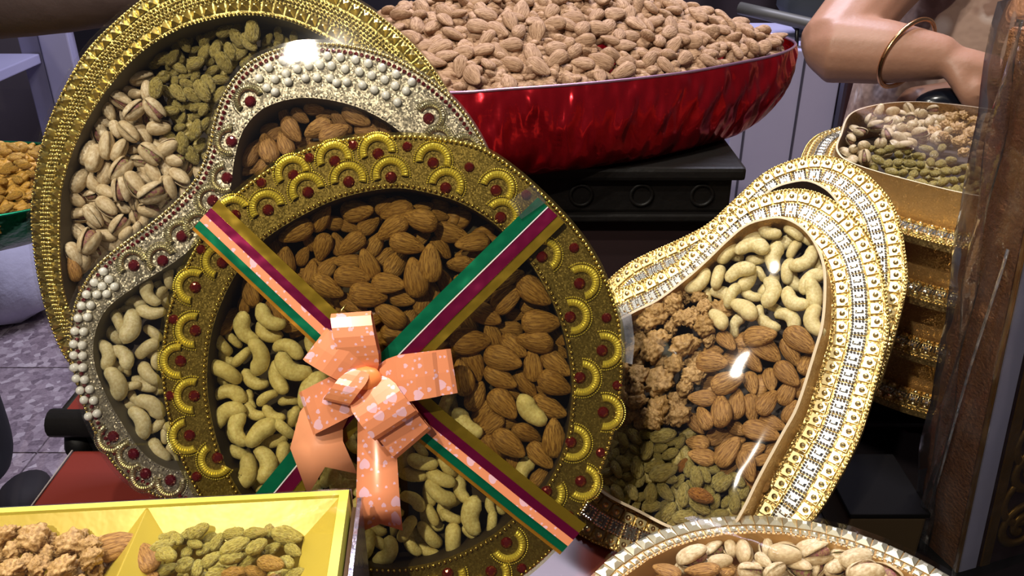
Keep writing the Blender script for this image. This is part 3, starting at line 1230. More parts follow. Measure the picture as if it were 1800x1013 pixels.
A_r = '''324 62 60 26;350 60 100 24;370 58 30 26;396 54 30 34;416 42 80 26;444 53 95 48;428 50 100 26 l;417 68 300 36;438 74 310 40;488 56 80 24;516 64 90 24;490 72 60 26;
470 70 50 26;308 80 110 24;324 78 300 30;280 94 20 36;303 100 60 34;343 87 30 22;360 72 70 28;359 92 60 34;379 86 80 34;394 110 300 40;404 90 110 34;422 94 45 32;
449 97 0 22;432 108 50 26;272 108 30 30;344 112 20 34;374 124 30 28;316 120 330 28;308 128 20 22;326 134 20 24;344 134 60 24;308 142 90 22;330 148 340 28;366 148 295 40;
388 140 10 32;356 160 300 42;338 168 320 34;314 164 310 38;294 162 320 30;274 154 90 40;286 140 20 22;386 166 60 34;261 135 60 24;294 132 90 22 l;316 100 110 28 l;
466 88 20 20;300 195 0 32;314 188 330 26;334 186 0 26;346 188 30 26;358 192 60 26;320 208 60 22;344 204 30 24;344 228 80 38;316 224 20 22;332 244 50 22;320 252 95 40;
336 272 300 38;350 260 30 26;298 238 330 26;360 218 60 26;368 224 80 24;340 120 20 26 l;300 112 60 26 l;372 106 40 26 l;410 112 60 24;352 140 20 24 l'''


def lab_A(k, x, y):
    if k == 'p':
        return 'pale pistachio in its shell in the rearmost stud-edged gold tray', 'pistachios in the studded gold tray'
    if k == 'a':
        return ('upper' if y < 490 else 'lower') + ' of two almonds at the lower left of the studded gold tray', 'almonds in the studded gold tray'
    return 'olive green raisin in the rearmost stud-edged gold tray', 'raisins in the studded gold tray'


pack(PA, parse('p', A_p) + parse('r', A_r) + parse('a', A_a), lab_A, -.029, .007, -.004, Ai, 100, under=('raisins and almonds glimpsed below the top ones in the studded tray', 'raisins'))

B_a = '''499 202 110 26;528 204 325 36;514 228 305 50;552 192 0 28;572 204 20 26;560 228 200 54;600 216 125 48;627 204 330 54;664 212 60 28;644 228 350 44;678 228 110 30;
588 236 30 54;484 236 45 30;474 228 30 26 l;471 260 110 58;501 252 115 48;440 268 60 54;534 252 20 36;460 292 40 40;434 300 0 28;420 324 25 34;505 280 60 44;640 250 20 46;
700 262 320 44;560 262 10 46'''
B_c = '''312 465 0 26 s;296 489 0 38 s;276 495 40 28 s;262 515 20 50;282 515 330 30 s;236 527 250 46;210 529 90 24 s;289 525 0 24 s;264 549 80 48;197 545 30 24 s;208 566 20 46 s;
230 574 170 60;191 588 230 48 s;268 586 230 38 s;216 626 230 52;181 624 190 52;258 614 310 46 s;274 636 0 32 s;203 642 40 36 s;225 646 355 34 s;197 679 190 60;260 656 40 50 s;
227 679 105 38 s;252 677 60 46 l;235 699 40 32 s;211 719 100 40 s;266 713 230 56;240 748 200 60;272 750 300 38 s;290 764 0 24 s;276 794 40 52 s;300 798 0 40 l;320 700 30 46;
310 750 100 46;325 620 60 46;318 560 140 44'''


def lab_B(k, x, y):
    if k == 'c':
        return 'cream cashew in the left lobe of the silver pearl-trimmed tray', 'cashews in the silver tray'
    return 'brown almond in the top hollow of the silver pearl-trimmed tray', 'almonds in the silver tray'


pack(PB, parse('a', B_a) + parse('c', B_c), lab_B, -.029, .007, -.004, Bi, 40, under=('almonds glimpsed below the top ones in the silver tray', 'almonds'))

C_a = '''562 378 55 55;582 391 170 44;628 370 0 60;678 362 40 40;698 374 190 60;614 398 340 36;648 396 35 44;690 403 210 60;528 381 45 40;518 405 205 64;478 424 110 48;504 458 95 52;
532 450 60 36;544 424 120 38;568 435 250 50;594 430 110 44;618 430 215 54;658 430 60 50;648 465 110 56;676 452 45 46;698 464 60 56;611 460 180 48;576 470 50 46;546 480 80 46;
619 488 355 60;576 504 330 60;683 500 355 58;648 518 350 64;532 498 320 38;568 526 320 46;622 535 330 54;706 524 345 50;440 512 110 52;430 534 80 32;562 465 20 40 l;704 356 0 36 l;
744 366 20 36 l;738 388 165 62;770 382 0 38 l;794 410 345 60;830 426 190 60;716 430 345 60;740 420 30 34 l;776 436 310 46 =h;758 462 92 66;730 488 100 68;780 492 110 40;808 466 180 50;
760 510 110 42;742 530 80 48;898 492 30 54;940 512 322 68;892 526 40 62;852 524 30 46 l;686 554 145 62;694 588 345 52;854 554 335 58;940 540 350 52 l;908 554 0 34 l;952 567 0 68;
826 570 300 50;894 580 175 50;866 588 110 52;828 600 0 70;940 602 170 64;904 608 320 54;980 592 310 34;984 618 330 38;884 632 345 68;937 642 95 56;978 640 322 60;832 644 290 58;
880 664 332 62;812 664 100 64;924 676 310 54;976 674 332 62;836 696 65 54;798 624 20 42 l;884 712 315 62;898 694 340 40 l;954 682 320 34 l;850 724 55 52;776 602 30 42 l;790 582 20 42 l;
966 716 335 64;862 748 220 54;926 764 335 56;894 782 325 66;976 770 95 68;864 792 300 58;950 802 315 56;892 746 0 32 l;950 838 50 44;904 814 90 38 l;392 546 30 32;394 572 35 40;
514 574 0 34;488 550 300 56;450 526 30 40 l;660 556 20 44 l;720 560 60 46 l;760 552 40 44 l;640 560 20 40 l;806 530 30 44 l'''
C_c = '''430 578 20 60;472 560 50 60;390 606 45 46 s;410 598 40 38 s;456 628 180 66;424 628 140 44 s;508 612 250 58;512 648 60 66;488 664 20 60;446 670 60 52;394 654 55 64 s;378 669 45 34 s;
406 692 260 56;468 700 120 42 s;506 706 90 38 s;438 704 20 38 l;548 610 30 46 s;546 684 330 70;576 656 30 42 l;470 586 60 52 l;388 628 40 42 l;400 726 300 60;418 754 10 62;458 758 310 64;
446 726 60 44 l;396 764 30 42 s;500 754 40 44 s;480 774 100 48 s;410 800 60 44 s;434 830 170 62;468 816 190 64;498 802 350 50 s;516 734 330 40 s;412 828 0 32 l;450 856 40 40 l;
518 788 300 40 l;584 828 350 50 s;616 826 60 58;618 780 20 38 l;784 710 330 46 s;818 748 50 66;932 724 40 66;922 824 325 50;790 736 20 36 l;738 788 30 40 s;742 812 80 54 s;784 818 220 50 s;
730 836 250 44 s;774 840 70 54 s;774 868 230 62 s;810 862 20 48;728 880 230 50;760 905 30 40 s;792 909 60 40 s;828 907 0 68;864 921 350 44 s;862 887 0 36 l;756 943 225 58 s;798 949 0 56 s;
830 943 60 36 l;716 931 330 48 s;726 961 40 42 s;752 969 60 40 s;680 973 150 64;644 961 340 56 s;670 955 60 40 s;660 925 40 44 l;691 927 0 32 s;560 720 30 50 l;540 760 60 50 l;
590 760 60 48 l;640 800 20 46 l;680 860 60 46 l;690 890 30 46;480 730 60 44 l'''


def lab_C(k, x, y):
    if k in 'ah':
        if x < 530 and y > 500:
            return 'brown almond wedged above the cashews, left of the bow', 'almonds left of the bow'
        if k == 'h':
            return 'hollow split almond half near the top of the round tray with the bow', None
        if x - 690 < 616 - y + 20:
            return 'brown almond above the crossed ribbons in the round tray', 'almonds above the crossed ribbons'
        return 'brown almond right of the bow, between the two ribbons of the round tray', 'almonds right of the bow'
    if x > 770 and y < 830 and (x - 770) > (y - 700) * .9:
        if (x, y) in ((932, 724), (818, 748), (922, 824)):
            return {932: 'whole bent cashew lying alone among the almonds near the right rim', 818: 'cashew with a broken tip against the ribbon right of the bow',
                    922: 'cashew below the almonds near the lower right rim of the round tray'}[int(x)], 'cashews among the almonds'
        return 'half-hidden cashew beside the bow among the almonds', 'half-hidden cashews beside the bow'
    if x < 640 and y < 870:
        return 'curved cashew left of the bow in the round tray', 'cashews left of the bow'
    return 'curved cashew below the bow in the round tray', 'cashews below the bow'


pack(PC, parse('a', C_a) + parse('c', C_c), lab_C, -.029, .008, -.004, Ci, 110, under=('almonds glimpsed below the top ones in the round tray with the bow', 'almonds'))

# clear sticky tab at the right edge of the round tray
tb = PC.poly([(1088, 548), (1108, 552), (1114, 600), (1110, 640), (1092, 636)])
v = np.vstack([PC.W(tb, .0035), PC.W(tb, .0030)])
link('clear_tab', mesh('clear_tab', v, [(0, 1, 2, 3, 4), (9, 8, 7, 6, 5)] + [(i, 5 + i, 5 + (i + 1) % 5, (i + 1) % 5) for i in range(5)],
                       film('cloudy clear tab', (.95, .95, .95, 1), .2, .2, 40, .6, .10), False), trayC)

# ================================================================== raised trays with a wide decorated flange (D, E, F)
def dome(P, loop, h0, bulge, mat, name, parent, rings=7):
    c = loop.mean(0)
    V, Fc = [], []
    n = len(loop)
    for k in range(rings):
        t = 1 - k / rings
        V.append(P.W(c + (loop - c) * t, h0 + bulge * (1 - t ** 4)))
        if k:
            Fc += [((k - 1) * n + i, (k - 1) * n + (i + 1) % n, k * n + (i + 1) % n, k * n + i) for i in range(n)]
    V.append(P.W(c, h0 + bulge)[None])
    Fc += [((rings - 1) * n + i, (rings - 1) * n + (i + 1) % n, rings * n) for i in range(n)]
    return link(name, mesh(name, np.vstack(V), Fc, mat), parent)


def raised_tray(name, P, outer, inner, h, label, grp, film_mat, wallmat, deco=True, pal=None):
    lowest = min(outer, key=lambda q: P.W(q)[2])
    root = thing(name, tuple(P.W(lowest, -.005)), label, 'gift tray', grp)
    v, f = fill_loops([outer, inner])
    m = len(v)
    vv = np.vstack([P.W(v, 0), P.W(v, -.005)])
    link('flange', mesh('flange', vv, f + [tuple(i + m for i in q[::-1]) for q in f], MAT['foil_D'], False), root)
    v, f = strip_loop(P.W(outer, -.005), P.W(outer, 0))
    link('flange_edge', mesh('flange_edge', v, f, MAT['foil_D']), root)
    ins = inner + inward(inner) * .0016
    v1, f1 = strip_loop(P.W(inner, -.005), P.W(inner, h))
    v2, f2 = strip_loop(P.W(ins, h), P.W(ins, 0))
    link('container_wall', mesh('container_wall', np.vstack([v1, v2]), f1 + [tuple(i + len(v1) for i in q) for q in f2], wallmat), root)
    v, f = strip_loop(P.W(inner, h), P.W(ins, h))
    link('rim_edge', mesh('rim_edge', v, f, MAT['edge_white'], False), root)
    v, f = fill_loops([inner])
    link('base', mesh('base', P.W(v, -.004), f, MAT['dark_liner'], False), root)
    dome(P, inner, h + .0008, .004, film_mat, 'film', root)
    if deco:
        stuff(ring_of_beads(P, outer + inward(outer) * .0008, .0009, .0024, .0006).build('bead_edge', MAT['gold'], root, True))
        stuff(ring_of_beads(P, inner - inward(inner) * .0012, .0007, .0026, .0006).build('inner_bead_edge', MAT['gold'], root, True))
        pieces_along(P, outer, inner, .20, STUD, 'stud', .0072, .30, root)
        pieces_along(P, outer, inner, .50, JEWEL, 'jewel', .0090, .36, root)
        pieces_along(P, outer, inner, .80, STUD, 'stud', .0072, .30, root)
    return root


def pieces_along(P, outer, inner, t, me, name, size, frac, parent):
    """pieces that shrink where the flange is narrow"""
    cur = resample(between(outer, inner, t), 900)
    k = 0
    s_acc = 0.0
    while k < len(cur) - 3:
        q = cur[k]
        wd = nearest(outer, q)[1] + nearest(inner, q)[1]
        s = min(size, frac * wd)
        tv = cur[(k + 1) % len(cur)] - cur[k - 1]
        tv = tv / np.linalg.norm(tv)
        x = tv[0] * P.u + tv[1] * P.v
        link(name, me, parent, frame_matrix(x, np.cross(P.n, x), P.n, P.W(q, .0002), s))
        acc = 0.0
        while acc < s * 1.08 and k < len(cur) - 1:
            acc += np.linalg.norm(cur[(k + 1) % len(cur)] - cur[k])
            k += 1


r_ = ray(1280, 650)
PD = Plane(CAM + .549 * r_ / np.linalg.norm(r_), 45, 38)
HD = .024
D_out_px = [(1081, 512), (1136, 488), (1188, 461), (1223, 430), (1257, 398), (1292, 367), (1326, 348), (1378, 333), (1430, 336), (1482, 364), (1530, 416), (1551, 471),
            (1560, 526), (1563, 570), (1557, 611), (1538, 684), (1510, 773), (1466, 858), (1429, 914), (1380, 955), (1310, 980), (1220, 986), (1140, 982), (1075, 968), (1010, 936),
            (965, 890), (935, 820), (928, 740), (950, 650), (995, 575), (1038, 535)]
D_in_px = [(1112, 547), (1154, 526), (1205, 488), (1240, 457), (1275, 423), (1309, 395), (1344, 383), (1378, 381), (1413, 399), (1437, 430), (1451, 471), (1452, 526),
           (1447, 575), (1437, 611), (1405, 712), (1377, 765), (1336, 841), (1308, 898), (1285, 928), (1235, 940), (1180, 930), (1120, 900), (1060, 868), (1020, 825), (1000, 770), (1000, 700), (1020, 640), (1060, 580)]
Do = ccw(smooth_loop(PD.poly(D_out_px), 180))
Di = ccw(smooth_loop(PD.poly(D_in_px, HD), 160))
trayD = raised_tray('gift_tray', PD, Do, Di, HD, 'mango-shaped gold and silver jewelled tray with four kinds of nuts', None, MAT['film_glossy'], MAT['foil_rose'])
shE = PD.v * .045 - PD.n * .036 - PD.u * .007
trayE = copy_tree(trayD, shE, 'jewelled mango-shaped tray tucked close behind the four-nut tray')

D_c = '''1314 412 105 40 s;1352 410 70 44;1394 408 60 40 s;1414 420 60 28 s;1324 434 270 60;1278 444 140 46 s;1290 448 60 36 l;1328 456 90 36 s;1360 452 350 56;1396 438 330 38 s;
1416 458 130 56;1386 476 350 48 s;1426 492 310 56;1432 516 190 56;1438 460 0 38 l;1300 476 290 54;1264 486 350 48 s;1224 492 130 54;1314 494 140 46;1336 480 40 28 s;1270 516 250 44;
1286 518 330 48 s;1318 518 60 44 l;1356 512 180 60;1394 528 50 56;1244 520 0 26 s;1264 560 215 48;1310 542 230 56;1295 570 330 46;1388 560 230 52;1430 564 10 58;1364 542 60 28 s;
1350 570 60 44 l;1338 556 30 40 l'''
D_a = '''1278 600 310 46;1336 590 0 60;1406 600 325 62;1346 616 325 58;1390 620 300 54;1420 638 70 50;1254 618 0 38 l;1252 638 355 58;1322 634 310 50;1292 642 0 40 l;1384 658 315 54;
1280 672 30 60;1250 666 10 44;1354 668 280 46;1320 674 290 46;1384 690 60 48;1410 682 60 40 l;1234 699 180 48;1266 722 95 60;1294 710 85 56;1322 718 275 50;1350 708 60 52;1238 734 120 48;
1226 746 310 44;1390 724 60 44;1358 744 340 46;1296 754 330 40;1338 760 345 64;1262 768 30 42;1226 778 170 46;1280 794 50 60;1234 802 170 48;1322 790 15 46;1312 820 290 56;1342 808 15 38;
1282 824 30 26;1360 788 50 30 l'''
D_w = '''1186 518 20 30;1202 522 60 28;1228 522 10 30;1238 540 80 32;1150 542 20 50;1140 562 50 46;1182 534 0 42;1180 572 80 38;1198 558 30 38;1214 558 70 40;1238 572 40 40;1156 596 10 52;
1146 614 60 50;1204 608 20 60;1248 596 60 36;1120 636 30 34;1164 640 70 36;1124 660 20 42;1160 672 40 62;1218 660 10 46;1206 680 50 42;1122 684 80 42;1110 620 30 36;1120 706 10 42;
1156 718 60 50;1190 704 20 40;1194 730 40 46;1148 734 10 42;1168 734 80 32;1102 692 30 38;1108 724 50 38;1112 562 20 34;1090 650 10 40;1088 700 60 40;1185 640 20 40'''
D_r = '''1166 766 15 46;1136 764 10 30;1116 768 310 34;1096 774 300 30;1096 786 80 26 l;1116 790 310 28;1138 792 70 36;1160 788 10 28;1178 798 30 32;1156 802 300 26;1196 776 60 28;
1182 776 20 26;1096 812 325 30;1120 822 95 40;1084 826 290 32;1100 824 0 26;1150 820 25 38;1166 830 25 52;1200 818 60 28 =o;1212 824 80 32;1224 840 95 40;1238 834 305 36;1252 826 0 28;
1178 842 350 30;1194 846 60 28;1262 844 50 34;1272 850 40 38;1296 844 320 34;1086 848 330 30;1104 838 0 26;1126 846 60 26;1086 868 300 36;1112 866 300 32;1144 868 80 36;1170 866 310 40;
1126 874 20 26;1202 870 85 44;1214 856 300 26;1232 872 340 44 =o;1246 862 310 30;1258 882 70 30;1230 890 325 42;1146 890 10 34;1118 890 60 24;1176 900 50 40;1158 910 60 28;1204 910 10 44;
1266 904 10 30;1276 882 60 26;1292 886 80 34;1288 866 110 28;1308 866 60 28;1102 878 80 26;1078 874 310 28;1190 918 10 36;1062 862 330 24;1168 888 40 28 l;1216 898 0 26;1080 800 60 28;
1070 830 20 28;1240 920 20 32;1250 905 60 28 l'''


def lab_D(k, x, y):
    return {'c': ('creamy cashew at the top of the jewelled four-nut tray', 'cashews in the jewelled tray'),
            'a': ('glossy almond in the middle of the jewelled four-nut tray', 'almonds in the jewelled tray'),
            'w': ('knobbly walnut kernel in the left of the jewelled four-nut tray', 'walnuts in the jewelled tray'),
            'r': ('green raisin at the bottom of the jewelled four-nut tray', 'raisins in the jewelled tray'),
            'o': (('upper' if y < 850 else 'lower') + ' of two amber raisins among the green ones of the four-nut tray', 'amber raisins in the jewelled tray')}[k]


pack(PD, parse('c', D_c) + parse('a', D_a) + parse('w', D_w) + parse('r', D_r), lab_D, .001, .006, HD - .001, Di, 120, under=('raisins and almonds glimpsed below the top ones in the jewelled tray', 'raisins'))
# a few cashews show in the tray behind
PE = Plane(PD.o + shE, 45, 38)
Ei = ccw(smooth_loop(PE.poly(D_in_px, HD), 160))
pack(PE, parse('c', '1338 342 90 30 s;1352 334 60 26 s;1366 330 30 28 s;1380 338 80 28;1378 324 60 24 s;1392 330 20 26 s;1348 350 200 30;1364 348 40 30;1400 345 60 30 s;1412 336 20 30;1424 348 60 30 s;1330 356 20 30;1390 352 200 30'),
     lambda k, x, y: ('small cashew peeping over the rim of the half-hidden jewelled tray', 'cashews in the hidden jewelled tray'), .010, .006, HD - .001, Ei)

# ------------------------------------------------------------------ F: stack of four trays lying flat
ZF = [.137, .0915, .046, .0005]
F_in_xy = [(.279, .7065), (.262, .664), (.264, .632), (.292, .594), (.333, .559), (.40, .545), (.46, .58), (.50, .65), (.495, .73), (.453, .788), (.386, .818), (.32, .785)]
Fi = ccw(smooth_loop(F_in_xy, 150))
Fo = Fi - inward(Fi) * .030
HF = .029
PF = Plane((0, 0, ZF[0]), 90, 0)
trayF = raised_tray('gift_tray', PF, ccw(resample(Fo, 170)), Fi, HF, 'topmost tray of the flat stack, filled with pistachios, walnuts and raisins', 'stacked flat trays', MAT['film'], MAT['foil_rose'])
for z, lb in zip(ZF[1:], ('second tray from the top of the flat gold stack', 'third tray from the top of the flat gold stack', 'lowest tray of the flat gold stack on the black cabinet')):
    copy_tree(trayF, (0, 0, z - ZF[0]), lb)
F_p = '''1512 232 40 30;1496 246 330 32;1520 258 10 40;1540 222 20 34;1562 214 340 32;1530 210 30 30;1560 236 350 36;1586 226 20 36;1582 242 60 34;1600 208 0 36;1618 200 30 34;1604 222 30 40;
1634 214 350 36;1618 234 330 40;1520 276 10 38;1590 258 20 36;1570 196 20 34;1598 192 350 34;1640 194 10 32;1548 252 30 36;1656 210 20 30;1500 262 60 30;1545 195 20 32;1668 230 10 30'''
F_w = '''1672 208 20 36;1692 204 60 34;1712 214 10 36;1734 210 40 34;1752 220 70 34;1682 226 30 36;1706 234 60 36;1730 236 20 36;1752 246 50 34;1660 240 20 34;1684 250 70 34;1716 256 30 36;
1740 266 10 36;1694 268 40 36;1664 220 30 30;1768 232 20 36;1724 272 60 32;1776 256 30 34;1755 275 30 34;1795 225 20 36;1815 245 60 36;1835 230 10 36;1800 268 40 36;1825 275 70 36;1850 255 20 36;1780 285 50 36;1862 280 10 36'''
F_r = '''1532 262 20 30;1548 268 350 34;1564 262 20 30;1580 272 340 32;1596 266 10 32;1612 274 30 30;1628 262 340 32;1642 272 20 32;1656 260 0 28;1544 282 20 34;1562 288 350 34;1580 286 20 32;
1600 288 340 32;1618 290 10 34;1636 286 30 32;1654 288 350 34;1672 282 20 32;1568 302 20 32;1588 304 340 34;1606 306 20 34;1626 304 0 32;1644 306 30 34;1662 302 340 32;1680 300 20 34;
1698 294 10 32;1600 320 20 32;1620 322 340 34;1640 324 20 32;1658 320 0 34;1676 318 30 34;1694 314 340 32;1712 310 20 32;1730 304 0 32;1640 336 20 30;1660 336 350 30;1680 334 20 32;1700 330 340 32;
1716 326 20 32;1736 322 10 32;1690 345 20 30;1712 342 0 30;1732 340 30 30;1750 330 10 32;1580 318 350 28;1748 312 20 30;1620 276 60 28;1710 284 40 28;1770 310 20 32;1790 305 60 32;1812 312 10 32;1835 306 40 32;1770 335 20 32;1795 332 70 32;1820 336 20 32;1850 312 50 32;1868 305 10 32;1800 352 30 32;1770 355 60 32;1830 350 10 32'''


def lab_F(k, x, y):
    return {'p': ('pistachio in shell in the topmost tray of the flat stack', 'pistachios on the tray stack'),
            'w': ('pale walnut piece in the topmost tray of the flat stack', 'walnuts on the tray stack'),
            'r': ('green raisin in the topmost tray of the flat stack', 'raisins on the tray stack')}[k]


pack(PF, parse('p', F_p) + parse('w', F_w) + parse('r', F_r), lab_F, .013, .009, HF + .002, Fi, 130, tiltmax=24, spin=60, scale=.82, under=('raisins glimpsed below the top ones on the flat stack', 'raisins'))

# black cabinet under the stack and the lower counter it stands on
root = thing('black_cabinet', (.42, .72, FLOOR), 'black lacquered drawer cabinet under the stack of trays', 'cabinet')
MB().box((.24, .575, -.022), (.70, .92, -.006), .003).build('cabinet_top', MAT['black'], root)
MB().box((.245, .583, -.40), (.695, .91, -.022)).build('carcass', MAT['black'], root)
for k in range(3):
    z1 = -.036 - k * .10
    d = MB().box((.254, .576, z1 - .09), (.686, .584, z1), .003).build('drawer', plain('black purple drawer front', '#140b12', .3, 0, '#1c1018', 10), root)
    MB().box((.252, .572, z1 - .004), (.688, .5765, z1), .001).build('drawer_lip', plain('dark grey lip', '#3c363b', .35), d)
MB().box((.24, .575, FLOOR), (.70, .92, -.40)).build('plinth', MAT['black'], root)
root = thing('lower_counter', (.45, .35, FLOOR), 'low black counter at the right of the red table', 'counter')
MB().box((.21, .10, -.058), (.75, .57, -.043), .002).build('counter_top', MAT['black'], root)
MB().box((.22, .11, FLOOR), (.74, .565, -.058)).build('counter_body', MAT['black'], root)
b = MB().box((.222, .43, -.0425), (.272, .49, -.008), .002).build('carton', plain('dull brown gold carton', '#3f2e12', .75, 0, '#33250e', 9))
root = thing('carton', (.247, .46, -.0425), 'dull brown-gold carton, its top blackened as shade, in the gap beside the wrapped box', 'carton')
b.name = 'carton_body'
b.parent = root
b.matrix_parent_inverse = _pinv[root.name]
MB().box((.2205, .4285, -.0075), (.2735, .4915, -.004), .001).build('shade_cover', plain('matt black lid', '#0b090a', .9, Specular_IOR_Level=.1), root)  # added black cover, stands in for shade on the carton's top


# ------------------------------------------------------------------ G: round tray in front
PG = Plane((.132, .2505, .05), 90, 0)
aa = np.linspace(0, 2 * math.pi, 40, endpoint=False)
RG = .1165
Go = np.stack([RG * np.cos(aa), RG * np.sin(aa)], 1)
Go = resample(Go, 160)
Gi = Go * (.1030 / RG)
root = thing('gift_tray', (.132, .2505, 0), 'round pale gold tray of pistachios at the bottom edge of the picture', 'gift tray')
v, f = fill_loops([Go, Gi])
link('border', mesh('border', PG.W(v, 0), f, MAT['foil_rose'], False), root)
v, f = strip_loop(PG.W(Go, 0), PG.W(Go * .99, -.049))
link('side_wall', mesh('side_wall', v, f, MAT['foil_rose']), root)
v, f = strip_loop(PG.W(Gi, -.035), PG.W(Gi, 0))
link('inner_wall', mesh('inner_wall', v, f, plain('honey card wall', '#b8905a', .45, .2)), root)
v, f = fill_loops([Go * .99])
link('base', mesh('base', np.vstack([PG.W(v, -.035), PG.W(v, -.049)]), f + [tuple(i + len(v) for i in q[::-1]) for q in f], plain('honey card base', '#a07a48', .6), False), root)
along(PG, Go * (.1128 / RG), .0078, PYR_S, 'stud', .0071, .0002, root)
along(PG, Go * (.1066 / RG), .0048, PYR_S, 'stud', .0036, .0002, root)
stuff(ring_of_beads(PG, Go * (.1036 / RG), .0006, .0026, .0005).build('inner_bead_edge', MAT['silver'], root, True))
dome(PG, Go * (.1165 / RG), .0042, .003, MAT['film_glossy'], 'film', root)
G_p = '''1343 952 100 36;1378 948 10 40;1420 946 0 44;1281 962 110 38;1308 970 100 52;1250 962 30 46;1218 982 10 56;1266 988 15 46;1200 998 40 30;1342 986 320 34;1380 974 350 56;1436 974 10 52;
1320 1006 0 46;1362 1004 30 46;1406 1002 315 52;1438 1000 60 30;1506 980 15 60;1468 1000 30 46;1566 994 320 56;1520 1006 10 60;1460 954 20 34;1606 1011 0 34;1480 965 350 36;1180 1030 30 50;
1240 1035 340 50;1300 1040 20 50;1350 1042 60 50;1410 1040 330 52;1470 1040 20 50;1540 1036 10 52;1600 1040 40 50;1640 1035 340 46;1150 1045 20 50;1420 972 60 36 l;1340 1000 20 40 l;1540 985 20 40 l;
1210 1065 40 50;1280 1075 0 52;1340 1080 340 50;1400 1078 20 50;1470 1080 50 50;1540 1075 10 50;1610 1075 330 50'''
G_a = '1172 1004 160 50;1234 1002 170 60;1276 1006 30 44'
pack(PG, parse('p', G_p) + parse('a', G_a), lambda k, x, y: ({1172: 'leftmost almond in the front round tray', 1234: 'largest almond in the front round tray, its middle one', 1276: 'rightmost almond in the front round tray, half under pistachios'}.get(int(x), 'brown almond in the front round tray'), 'almonds in the front tray') if k == 'a'
     else ('cream pistachio shell in the round tray at the bottom edge', 'pistachios in the front tray'), -.020, .010, .002, Gi, 40, tiltmax=22)

# ------------------------------------------------------------------ H: yellow box
MAT['yellow'] = plain('yellow satin card', '#c4ae44', .32, .15, '#b59e38', 14, (30, .15, .004))
MAT['yellow_edge'] = plain('pale yellow edge', '#dcd45c', .4, .1)
MAT['silver_edge'] = plain('lilac silver foil edge', '#b9b2c4', .25, .9, '#8d8798', 40, (120, .4, .002))
e1 = np.array([.1696, .0135]); e1 /= np.linalg.norm(e1)
e2 = np.array([e1[1], -e1[0]])
HR = np.array([-.0819, .3360])


def hb(a, b, z):
    q = HR - e1 * a + e2 * b
    return (q[0], q[1], z)


def hquad(name, pts, mat, parent, t=.0006):
    P4 = np.array(pts, float)
    n = np.cross(P4[1] - P4[0], P4[2] - P4[0])
    n /= np.linalg.norm(n)
    k = len(P4)
    V = np.vstack([P4, P4 - n * t])
    Fc = [tuple(range(k)), tuple(range(2 * k - 1, k - 1, -1))] + [(i, k + i, k + (i + 1) % k, (i + 1) % k) for i in range(k)]
    return link(name, mesh(name, V, Fc, mat, False), parent)


ZH = .095
LA, LB = .228, .165
box = thing('gift_box', hb(LA / 2, LB / 2, 0), 'yellow compartment gift box of walnuts and raisins in the lower left corner', 'gift box')


def hbox(name, a0, a1, b0, b1, z0, z1, mat, parent):
    v = [hb(a1, b0, z0), hb(a0, b0, z0), hb(a0, b1, z0), hb(a1, b1, z0), hb(a1, b0, z1), hb(a0, b0, z1), hb(a0, b1, z1), hb(a1, b1, z1)]
    return link(name, mesh(name, v, [q[::-1] for q in BOXF], mat, False), parent)


hbox('bottom', 0, LA, 0, LB, .0005, .030, MAT['yellow'], box)
for nm, a0, a1, b0, b1 in (('back_wall', 0, LA, 0, .0035), ('front_wall', 0, LA, LB - .0035, LB), ('right_wall', 0, .0045, .0035, LB - .0035), ('left_wall', LA - .0035, LA, .0035, LB - .0035)):
    hbox(nm, a0, a1, b0, b1, .030, ZH, MAT['yellow_edge'], box)
hbox('silver_back_strip', -.001, LA, -.0012, -.0002, .010, ZH - .0006, MAT['silver_edge'], box)
hbox('silver_lid_edge', -.0062, -.0042, .003, LB, .001, ZH - .003, MAT['silver_edge'], box)
hbox('lid_core', -.0042, -.0012, .004, LB, .001, ZH - .008, plain('torn brown board', '#6b4a26', .8, 0, '#3d2a16', 90), box)
comps = [(.0045, .098), (.098, LA - .0035)]
SL, DZ = .0165, .012
for ci, (a0, a1) in enumerate(comps):
    b0, b1 = .0035, LB - .0035
    zt = ZH - .002
    ia0, ia1, ib0, ib1 = a0 + (SL if ci == 0 else .012), a1 - (.012 if ci == 0 else SL), b0 + .013, b1 - .013
    zl = zt - DZ
    T4 = [hb(a0, b0, zt), hb(a1, b0, zt), hb(a1, b1, zt), hb(a0, b1, zt)]
    L4 = [hb(ia0, ib0, zl), hb(ia1, ib0, zl), hb(ia1, ib1, zl), hb(ia0, ib1, zl)]
    B4 = [hb(ia0, ib0, .045), hb(ia1, ib0, .045), hb(ia1, ib1, .045), hb(ia0, ib1, .045)]
    for k in range(4):
        k2 = (k + 1) % 4
        hquad('sloped_panel', [T4[k2], T4[k], L4[k], L4[k2]], MAT['yellow'], box)
        hquad('well_wall', [L4[k2], L4[k], B4[k], B4[k2]], MAT['yellow'], box)
    hquad('well_floor', B4, MAT['yellow'], box)
aw = [hb(0, 0, ZH + .0012), hb(LA, 0, ZH + .0012), hb(LA, LB, ZH + .0012), hb(0, LB, ZH + .0012)]
hl = np.array([q[:2] for q in aw])
PH = Plane((0, 0, ZH), 90, 0)
dome(PH, ccw(resample(hl, 80)), .0012, .0015, MAT['film_glossy'], 'film', box)
